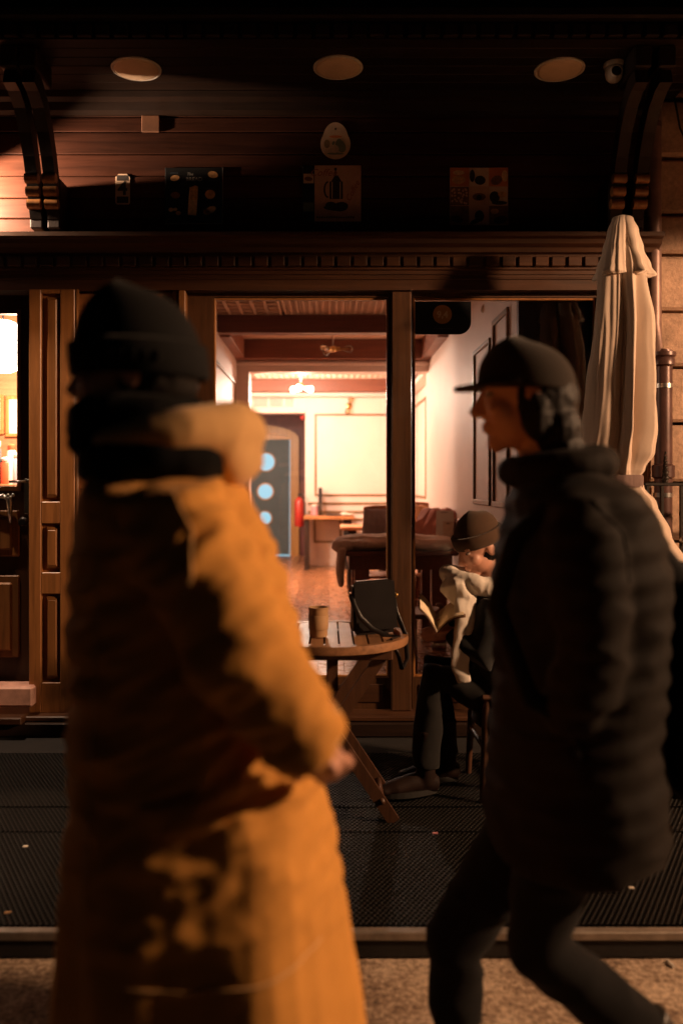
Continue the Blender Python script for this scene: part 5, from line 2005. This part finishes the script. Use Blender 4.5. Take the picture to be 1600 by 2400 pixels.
# hood lying on the shoulders, scarf under it
def ring_tube(cx, cy, hx, hy, zf, zb, rf, rb, n=28, gap=0.0):
    """tube round the neck: f = front (-X), b = back (+X)"""
    pts, rad = [], []
    for k in range(n + 1):
        a = 2 * PI * k / n
        t = (math.cos(a) + 1) / 2        # 1 at back
        pts.append(Vector((cx + hx * math.cos(a), cy + hy * math.sin(a), zf + (zb - zf) * t)))
        r_ = rf + (rb - rf) * t ** 1.5
        rad.append((r_, r_ * 0.85))
    return pts, rad


c_ = A(392, 1050)
pts, rad = ring_tube(c_.x, S1, 0.115, 0.125, A(0, 1052).z, A(0, 1012).z, 0.026, 0.056)
m = MB()
m.tube(pts, rad, 16)
m.ellipsoid(A(520, 1050), (0.070, 0.115, 0.052), Matrix.Rotation(R(20), 3, 'Y'))
m.ellipsoid(A(545, 1085), (0.050, 0.09, 0.045))
hood = link('hood', remesh(m, 0.0085, 4, lambda p, n: 0.011 * ridge(p, 8.0, 4.0, (.8, .8, 1.8)) - 0.004), 'coat_hood', coat, True)
pts, rad = ring_tube(A(384, 0).x, S1, 0.108, 0.128, A(0, 1092).z, A(0, 1072).z, 0.036, 0.042)
m = MB()
m.tube(pts, rad, 16)
for zz, k_ in ((1030, 0.098), (992, 0.094), (962, 0.092)):
    pts, rad = ring_tube(A(332 + (1030 - zz) * -0.15, 0).x, S1, k_, k_ * 0.86, A(0, zz + 12).z, A(0, zz + 2).z, 0.026, 0.026)
    m.tube(pts, rad, 14)
link('scarf', remesh(m, 0.008, 3, lambda p, n: 0.008 * ridge(p, 12.0, 1.0)), 'scarf_black', p1, True)


def beanie(c, Mh, mat, parent, h=0.135, cuff=True, slouch=0.0, voxel=0.006, rib=True):
    m = MB()
    rs = []
    n = 64
    for k in range(15):
        t = k / 14
        z = 0.005 + h * t
        rr = math.sqrt(max(0.0, 1 - (t * 0.985) ** 2.4))
        ring = []
        for j in range(n):
            a = 2 * PI * j / n
            rb = 1 + (0.010 * math.cos(a * 32) if rib and t < 0.85 else 0)
            ring.append(c + Mh @ Vector(((0.112 * math.cos(a)) * rr * rb - 0.008 - slouch * t * t, 0.092 * math.sin(a) * rr * rb, z + 0.012 * math.cos(a))))
        rs.append(ring)
    b = MB().rings(rs).build('beanie', mat, parent, True)
    if cuff:
        rs = []
        for (sc, z) in ((1.03, -0.012), (1.075, -0.008), (1.085, 0.02), (1.07, 0.045), (1.01, 0.05), (0.99, 0.02)):
            ring = []
            for j in range(n):
                a = 2 * PI * j / n
                rb = 1 + (0.010 * math.cos(a * 32) if rib else 0)
                ring.append(c + Mh @ Vector((0.112 * sc * math.cos(a) * rb - 0.008, 0.092 * sc * math.sin(a) * rb, z + 0.014 * math.cos(a))))
            rs.append(ring)
        rs.append(rs[0])
        MB().rings(rs, False).build('cuff', mat, b, True)
    return b


b1 = beanie(hc1 + Vector((0, 0, -0.004)), Mh, 'beanie_black', p1, 0.150)
# short faint stitched marks on the beanie's side
m = MB()
for k in range(6):
    an = R(-90 + (k - 2.5) * 9)
    q = hc1 + Vector((0.008 + 0.128 * math.cos(an) * 1.0, 0.101 * math.sin(an) * 1.03, 0.012))
    m.box(q.x - 0.0045, q.x + 0.0045, q.y - 0.002, q.y + 0.004, q.z - 0.008, q.z + 0.008)
stuff(m.build('stitched_mark', 'trouser_grey', b1))
# hair at the nape
m = MB()
m.ellipsoid(hc1 + Mh @ Vector((-0.030, 0, -0.005)), (0.086, 0.0835, 0.088), Mh)
link('hair', remesh(m, 0.008, 2, lambda p, n: 0.004 * noise.noise(p * 60)), 'hair', p1, True)

# ---------- pedestrian in the dark jacket
S2 = 1.95


def B(px, py, dy=0.0):
    return P(px + 42, py, S2 + dy)


hc2 = B(1184, 935)
p2 = thing('person', 'person walking left in dark jacket, peaked cap and black trousers', 'person', (B(1280, 1800).x, S2, 0))
m = MB()
Mh2 = HFL @ Matrix.Rotation(R(4), 3, 'Y')
L2 = head_shapes(m, hc2, Mh2, B(1250, 1150))
m.tube([B(1262, 1140), B(1290, 1260), B(1295, 1500), B(1285, 1700), B(1280, 1860)], [(0.06, 0.07), (0.095, 0.15), (0.095, 0.14), (0.095, 0.13), (0.10, 0.15)], 16)
sh_n, el_n, wr_n = B(1312, 1215, -0.195), B(1350, 1530, -0.25), B(1290, 1690, -0.19)
sh_f, el_f, wr_f = B(1312, 1215, 0.195), B(1390, 1530, 0.25), B(1330, 1760, 0.24)
for a_, b_, c_ in ((sh_n, el_n, wr_n), (sh_f, el_f, wr_f)):
    m.tube([a_, b_, c_], [0.045, 0.036, 0.026], 12)
hand_shapes(m, wr_n + Vector((0, 0.05, 0)), Vector((-0.35, 0.45, -0.8)), (0, 0, 1), (0, 1, 0), 0.4)
hand_shapes(m, wr_f, (wr_f - el_f), (-1, 0, 0), (0, -1, 0), 0.5)
hipn, hipf = B(1275, 1830, -0.085), B(1275, 1830, 0.085)
k_f, a_f = B(1022, 2205, 0.085), Vector((B(1040, 0).x, S2 + 0.085, 0.115))
k_n, a_n = B(1218, 2225, -0.085), Vector((B(1480, 0).x, S2 - 0.085, 0.20))
for h_, k_, a_ in ((hipf, k_f, a_f), (hipn, k_n, a_n)):
    m.tube([h_, k_, a_], [0.072, 0.048, 0.034], 14)
link('body', remesh(m, 0.0065, 3), 'skin', p2, True)
eyes(L2, Mh2, p2)
m = MB()
for h_, k_, a_ in ((hipf, k_f, a_f), (hipn, k_n, a_n)):
    m.tube([h_ + Vector((0, 0, 0.05)), (h_ + k_) / 2, k_, (k_ * .45 + a_ * .55), a_ + (k_ - a_).normalized() * 0.04], [0.098, 0.086, 0.068, 0.064, 0.055], 18)
m.ellipsoid(B(1278, 1800), (0.12, 0.17, 0.12))
link('trousers', remesh(m, 0.010, 5, lambda p, n: 0.007 * ridge(p, 9, 5.0, (.8, .8, 1.8))), 'trouser_black', p2, True)
for a_, f_, pit in ((a_f, (-1, 0, 0), -0.12), (a_n, (-1, 0, 0), 0.55)):
    u_, s_ = MB(), MB()
    shoe(u_, s_, a_, f_, pit, boot=0.08)
    b_ = link('shoe', remesh(u_, 0.009, 4), 'boot_black', p2, True)
    s_.build('sole', 'sole', b_)
rows2 = [(1258, 1085, 0.080, 0.085, 0), (1264, 1120, 0.092, 0.12, 0), (1282, 1165, 0.120, 0.19, 0), (1298, 1235, 0.145, 0.222, 0), (1302, 1340, 0.158, 0.228, 0), (1300, 1480, 0.160, 0.222, 0),
         (1296, 1640, 0.158, 0.214, 0), (1292, 1780, 0.162, 0.220, 0), (1290, 1890, 0.168, 0.226, 0.05), (1290, 1965, 0.166, 0.226, 0.06)]


def wr_jacket(p, n):
    z = p.z
    k = 0.006 * math.sin((z - 0.1 * p.x) * 2 * PI / 0.115) ** 2   # quilted channels
    k += 0.012 * ridge(p, 4.0, 3.0, (0.9, 0.7, 1.7))
    k += 0.006 * ridge(p, 10.0, 8.0, (.8, .8, 1.6))
    return k - 0.008


m = MB()
m.rings(coat_body(B, S2, [(r_[0] + 10,) + tuple(r_[1:]) for r_ in rows2], 1.13))
for a_, b_, c_ in ((sh_n, el_n, wr_n), (sh_f, el_f, wr_f)):
    q = a_ + Vector((0, 0.03 if a_.y < S2 else -0.03, 0.01))
    m.tube([q, a_ * 0.8 + b_ * 0.2, a_ * .4 + b_ * .6, b_, b_ * .45 + c_ * .55, c_], [0.074, 0.082, 0.076, 0.072, 0.066, 0.058], 18)
jk = link('jacket', remesh(m, 0.0095, 4, wr_jacket), 'coat_dark', p2, True)
h2 = draper(jk)
flap_on(h2, B(1180, 1740, -0.2), B(1300, 1715, -0.2), B(1308, 1770, -0.2), B(1186, 1798, -0.2), 'pocket_flap', 'coat_dark', jk)
seam(h2, [B(1330, 1170, -0.2), B(1395, 1250, -0.2), B(1400, 1360, -0.2)], 'sleeve_seam', 'trouser_black', jk)
pts, rad = ring_tube(B(1258, 0).x, S2, 0.092, 0.100, B(0, 1105).z, B(0, 1085).z, 0.036, 0.046)
link('collar', remesh(MB().tube(pts, rad, 16), 0.008, 3, lambda p, n: 0.006 * ridge(p, 12.0, 6.0)), 'coat_dark', jk, True)
# peaked cap
cap_ = beanie(hc2 + Vector((0, 0, 0.012)), Mh2, 'cap_brown', p2, 0.118, False, rib=False)
cap_.name = 'cap'
pk = []
nn = 20
for layer, zo in ((0, -0.004), (1, 0.004)):
    inner, outer = [], []
    for k in range(nn + 1):
        a = R(-72) + R(144) * k / nn
        ci, si = math.cos(a), math.sin(a)
        inner.append(hc2 + Mh2 @ Vector((0.100 * ci - 0.008, 0.086 * si, 0.030 + zo + 0.012 * ci)))
        ext = 0.058 * max(0, math.cos(a * 1.2)) ** 0.8
        outer.append(hc2 + Mh2 @ Vector(((0.108 + ext) * ci - 0.008, (0.094 + ext * .3) * si, 0.034 + zo - 0.16 * ext + 0.008 * ci)))
    pk.append(inner + outer[::-1])
MB().rings(pk).build('peak', 'cap_brown', cap_, True, 40)
m = MB()
m.ellipsoid(hc2 + Mh2 @ Vector((-0.034, 0, -0.004)), (0.088, 0.0845, 0.090), Mh2)
m.ellipsoid(hc2 + Mh2 @ Vector((-0.058, 0, -0.075)), (0.066, 0.083, 0.075), Mh2)
m.ellipsoid(hc2 + Mh2 @ Vector((-0.072, 0, -0.135)), (0.060, 0.080, 0.060), Mh2)
for s in (-1, 1):
    m.ellipsoid(hc2 + Mh2 @ Vector((-0.012, s * 0.068, -0.040)), (0.036, 0.022, 0.062), Mh2)
link('hair', remesh(m, 0.006, 3, lambda p, n: 0.004 * ridge(p, 34, 2.0, (1, 1, .25)) + 0.003 * noise.noise(p * 70)), 'hair', p2, True)
for s in (-1, 1):
    MB().ellipsoid(L2((0.088, s * 0.034, 0.034)), (0.009, 0.020, 0.0045), Mh2, 12, 6).build('eyebrow', 'hair', p2, True)
    MB().ellipsoid(L2((0.018, s * 0.0725, -0.004)), (0.013, 0.006, 0.034), Mh2, 12, 8).build('sideburn', 'hair', p2, True)
# backpack carried by that pedestrian
m = MB()
c = B(1560, 1590)
m.box(c.x - 0.062, c.x + 0.085, S2 - 0.15, S2 + 0.15, B(0, 1860).z, B(0, 1330).z, 0.045)
m.box(c.x + 0.05, c.x + 0.12, S2 - 0.12, S2 + 0.12, B(0, 1830).z, B(0, 1590).z, 0.03)
me = remesh(m, 0.009, 8, lambda p, n: 0.007 * ridge(p, 7.0, 2.0))
bp = thing('backpack', 'black backpack worn by the person in the dark jacket', 'backpack', (c.x, S2, B(0, 1860).z))
link('pack', me, 'backpack_black', bp, True)
for s in (-1, 1):
    MB().tube([Vector((c.x - 0.05, S2 + s * 0.11, B(0, 1345).z)), B(1440, 1225, s * 0.14) + Vector((0, 0, 0.02)), B(1300, 1178, s * 0.155) + Vector((0, 0, 0.035)), B(1165, 1260, s * 0.15), B(1120, 1420, s * 0.16), B(1200, 1640, s * 0.24), B(1480, 1780, s * 0.15)],
              [(0.006, 0.022)] * 7, 10).build('strap', 'backpack_black', bp, True)

# ---------- seated reader
S3 = 3.78


def C(px, py, dy=0.0):
    return P(px, py, S3 + dy)


hc3 = C(1119, 1282)
p3 = thing('person', 'person seated outside reading a book, white scarf and olive beanie', 'person', (C(1180, 0).x, S3, DZ))
Mh3 = Matrix.Rotation(R(28), 3, 'Z') @ HFL @ Matrix.Rotation(R(26), 3, 'Y')
m = MB()
L3 = head_shapes(m, hc3, Mh3, C(1158, 1385, 0.01), 0.05)
hip = C(1200, 1625)
m.tube([C(1158, 1380), C(1172, 1460), C(1190, 1560), hip], [(0.06, 0.06), (0.09, 0.14), (0.09, 0.13), (0.11, 0.15)], 16)
shn, eln, wrn = C(1160, 1420, -0.17), C(1125, 1545, -0.20), C(1062, 1478, -0.14)
shf, elf, wrf = C(1160, 1420, 0.17), C(1090, 1520, 0.17), C(1050, 1440, 0.03)
for a_, b_, c_ in ((shn, eln, wrn), (shf, elf, wrf)):
    m.tube([a_, b_, c_], [0.042, 0.033, 0.024], 12)
hand_shapes(m, wrn, Vector((-0.9, 0.1, -0.15)), (0, 0.3, 1), (0, 1, 0.3), 0.35, 0.9)
hand_shapes(m, wrf, Vector((-0.8, -0.5, -0.1)), (0, 0.1, 1), (-0.3, -1, 0), 0.45, 0.9)
kn, an_ = C(1010, 1585, -0.06), Vector((C(990, 0).x, S3 - 0.10, DZ + 0.11))
kf, af_ = C(1015, 1560, 0.12), Vector((C(1050, 0).x, S3 + 0.06, DZ + 0.11))
for h_, k_, a_ in ((hip + Vector((0, -0.09, -0.02)), kn, an_), (hip + Vector((0, 0.09, -0.02)), kf, af_)):
    m.tube([h_, k_, a_], [0.07, 0.047, 0.034], 14)
link('body', remesh(m, 0.006, 2), 'skin', p3, True)
eyes(L3, Mh3, p3)
m = MB()
for h_, k_, a_ in ((hip + Vector((0, -0.09, -0.02)), kn, an_), (hip + Vector((0, 0.09, -0.02)), kf, af_)):
    m.tube([h_, (h_ + k_) / 2, k_ + Vector((0.01, 0, 0.0)), (k_ + a_) / 2, a_ + Vector((0, 0, 0.03))], [0.092, 0.085, 0.070, 0.062, 0.056], 16)
link('trousers', remesh(m, 0.010, 4, lambda p, n: 0.006 * ridge(p, 9, 5.0)), 'trouser_grey', p3, True)
for a_, f_ in ((an_, (-1, -0.25, 0)), (af_, (-1, -0.1, 0))):
    u_, s_ = MB(), MB()
    shoe(u_, s_, a_ + Vector((0, 0, -0.005)), f_, 0.0, 0.26, boot=0.20)
    b_ = link('boot', remesh(u_, 0.007, 3), 'boot_brown', p3, True)
    s_.build('sole', 'sole', b_)
m = MB()
rs = []
for (px, py, hx, hy) in ((1150, 1375, 0.07, 0.09), (1156, 1400, 0.09, 0.16), (1164, 1440, 0.115, 0.20), (1175, 1510, 0.13, 0.195), (1188, 1590, 0.145, 0.20), (1196, 1650, 0.16, 0.21), (1196, 1690, 0.165, 0.21)):
    p = C(px, py)
    rs.append(oval(p.x, S3, p.z, hx, hy, 32))
m.rings(rs)
for a_, b_, c_ in ((shn, eln, wrn), (shf, elf, wrf)):
    m.tube([a_ + Vector((0.01, 0.02 if a_.y < S3 else -0.02, 0)), a_ * .6 + b_ * .4, b_, b_ * .5 + c_ * .5, c_], [0.070, 0.070, 0.062, 0.056, 0.046], 16)
# coat skirt over the lap
m.tube([hip + Vector((0, 0, 0.02)), (hip + kn) / 2 + Vector((0, 0.06, 0.035))], [(0.17, 0.11), (0.14, 0.09)], 16)
link('coat', remesh(m, 0.009, 4, lambda p, n: 0.012 * ridge(p, 6, 3.0, (.8, .8, 1.6)) - 0.004), 'coat_black', p3, True)
# scarf: wound round the neck, ends hanging
m = MB()
pts, rad = ring_tube(C(1125, 0).x, S3 - 0.01, 0.115, 0.125, C(0, 1362).z, C(0, 1372).z, 0.050, 0.045)
m.tube(pts, rad, 16)
pts, rad = ring_tube(C(1105, 0).x, S3 - 0.03, 0.105, 0.115, C(0, 1345).z, C(0, 1375).z, 0.042, 0.04)
m.tube(pts, rad, 16)
m.tube([C(1075, 1345, -0.10), C(1060, 1375, -0.14), C(1085, 1410, -0.14)], [(0.05, 0.03), (0.06, 0.03), (0.05, 0.025)], 14)
m.tube([C(1095, 1370, -0.13), C(1088, 1430, -0.17), C(1086, 1500, -0.20), C(1075, 1560, -0.215), C(1085, 1600, -0.215)], [(0.045, 0.022), (0.045, 0.018), (0.042, 0.016), (0.04, 0.014), (0.03, 0.010)], 14)
link('scarf', remesh(m, 0.005, 2, lambda p, n: 0.009 * ridge(p, 9, 6.0, (1.2, 1.2, 0.5)) + 0.003 * ridge(p, 26, 1.0, (1, 1, .5)) - 0.005), 'scarf_white', p3, True)
beanie(hc3 + Mh3 @ Vector((-0.012, 0, 0.024)), Mh3, 'beanie_olive', p3, 0.125, True, 0.03)
m = MB()
m.ellipsoid(hc3 + Mh3 @ Vector((-0.030, 0, -0.005)), (0.088, 0.084, 0.088), Mh3)
link('hair', remesh(m, 0.008, 2, lambda p, n: 0.005 * noise.noise(p * 60)), 'hair', p3, True)

# book held open
bk = thing('open_book', 'open paperback with brown cover held by the seated reader', 'book', tuple(C(1035, 1480, -0.10)))
sp0, sp1 = C(1024, 1484, -0.18), C(1022, 1448, -0.02)      # spine near and far end


def leaf(out_vec, curve, t, name, mat, off):
    nseg = 10
    rs = []
    for k in range(nseg + 1):
        u = k / nseg
        o = out_vec * u + Vector((0, 0, 1)) * (curve * math.sin(PI * u))
        nn_ = Vector((0, 0, 1))
        a, b = sp0 + o + off, sp1 + o + off
        rs.append([a, b, b + nn_ * t * (1 - 0.5 * u), a + nn_ * t * (1 - 0.5 * u)])
    return MB().rings(rs).build(name, mat, bk, True, 50)


leaf(Vector((-0.075, -0.03, 0.105)), 0.012, 0.010, 'left_pages', 'page', Vector((0, 0, 0.004)))
leaf(Vector((0.105, -0.05, 0.075)), 0.020, 0.010, 'right_pages', 'page', Vector((0, 0, 0.004)))
leaf(Vector((-0.078, -0.03, 0.106)), 0.012, 0.003, 'cover', 'book_cover', Vector((-0.002, 0, -0.002)))
leaf(Vector((0.110, -0.05, 0.076)), 0.020, 0.003, 'cover', 'book_cover', Vector((0.002, 0, -0.002)))

# chair under the reader
chair(C(1215, 0).x, S3 + 0.02, R(-90), 'wooden chair under the seated reader on the terrace', 0.86, 'leg_wood', DZ + 0.012)

# ------------------------------------------------------------------ give every thing's parts their place under it
bpy.context.view_layer.update()
for t in PENDING:
    inv = Matrix.Translation(t.location).inverted()
    for ch in t.children:
        ch.matrix_parent_inverse = inv
bpy.context.view_layer.update()
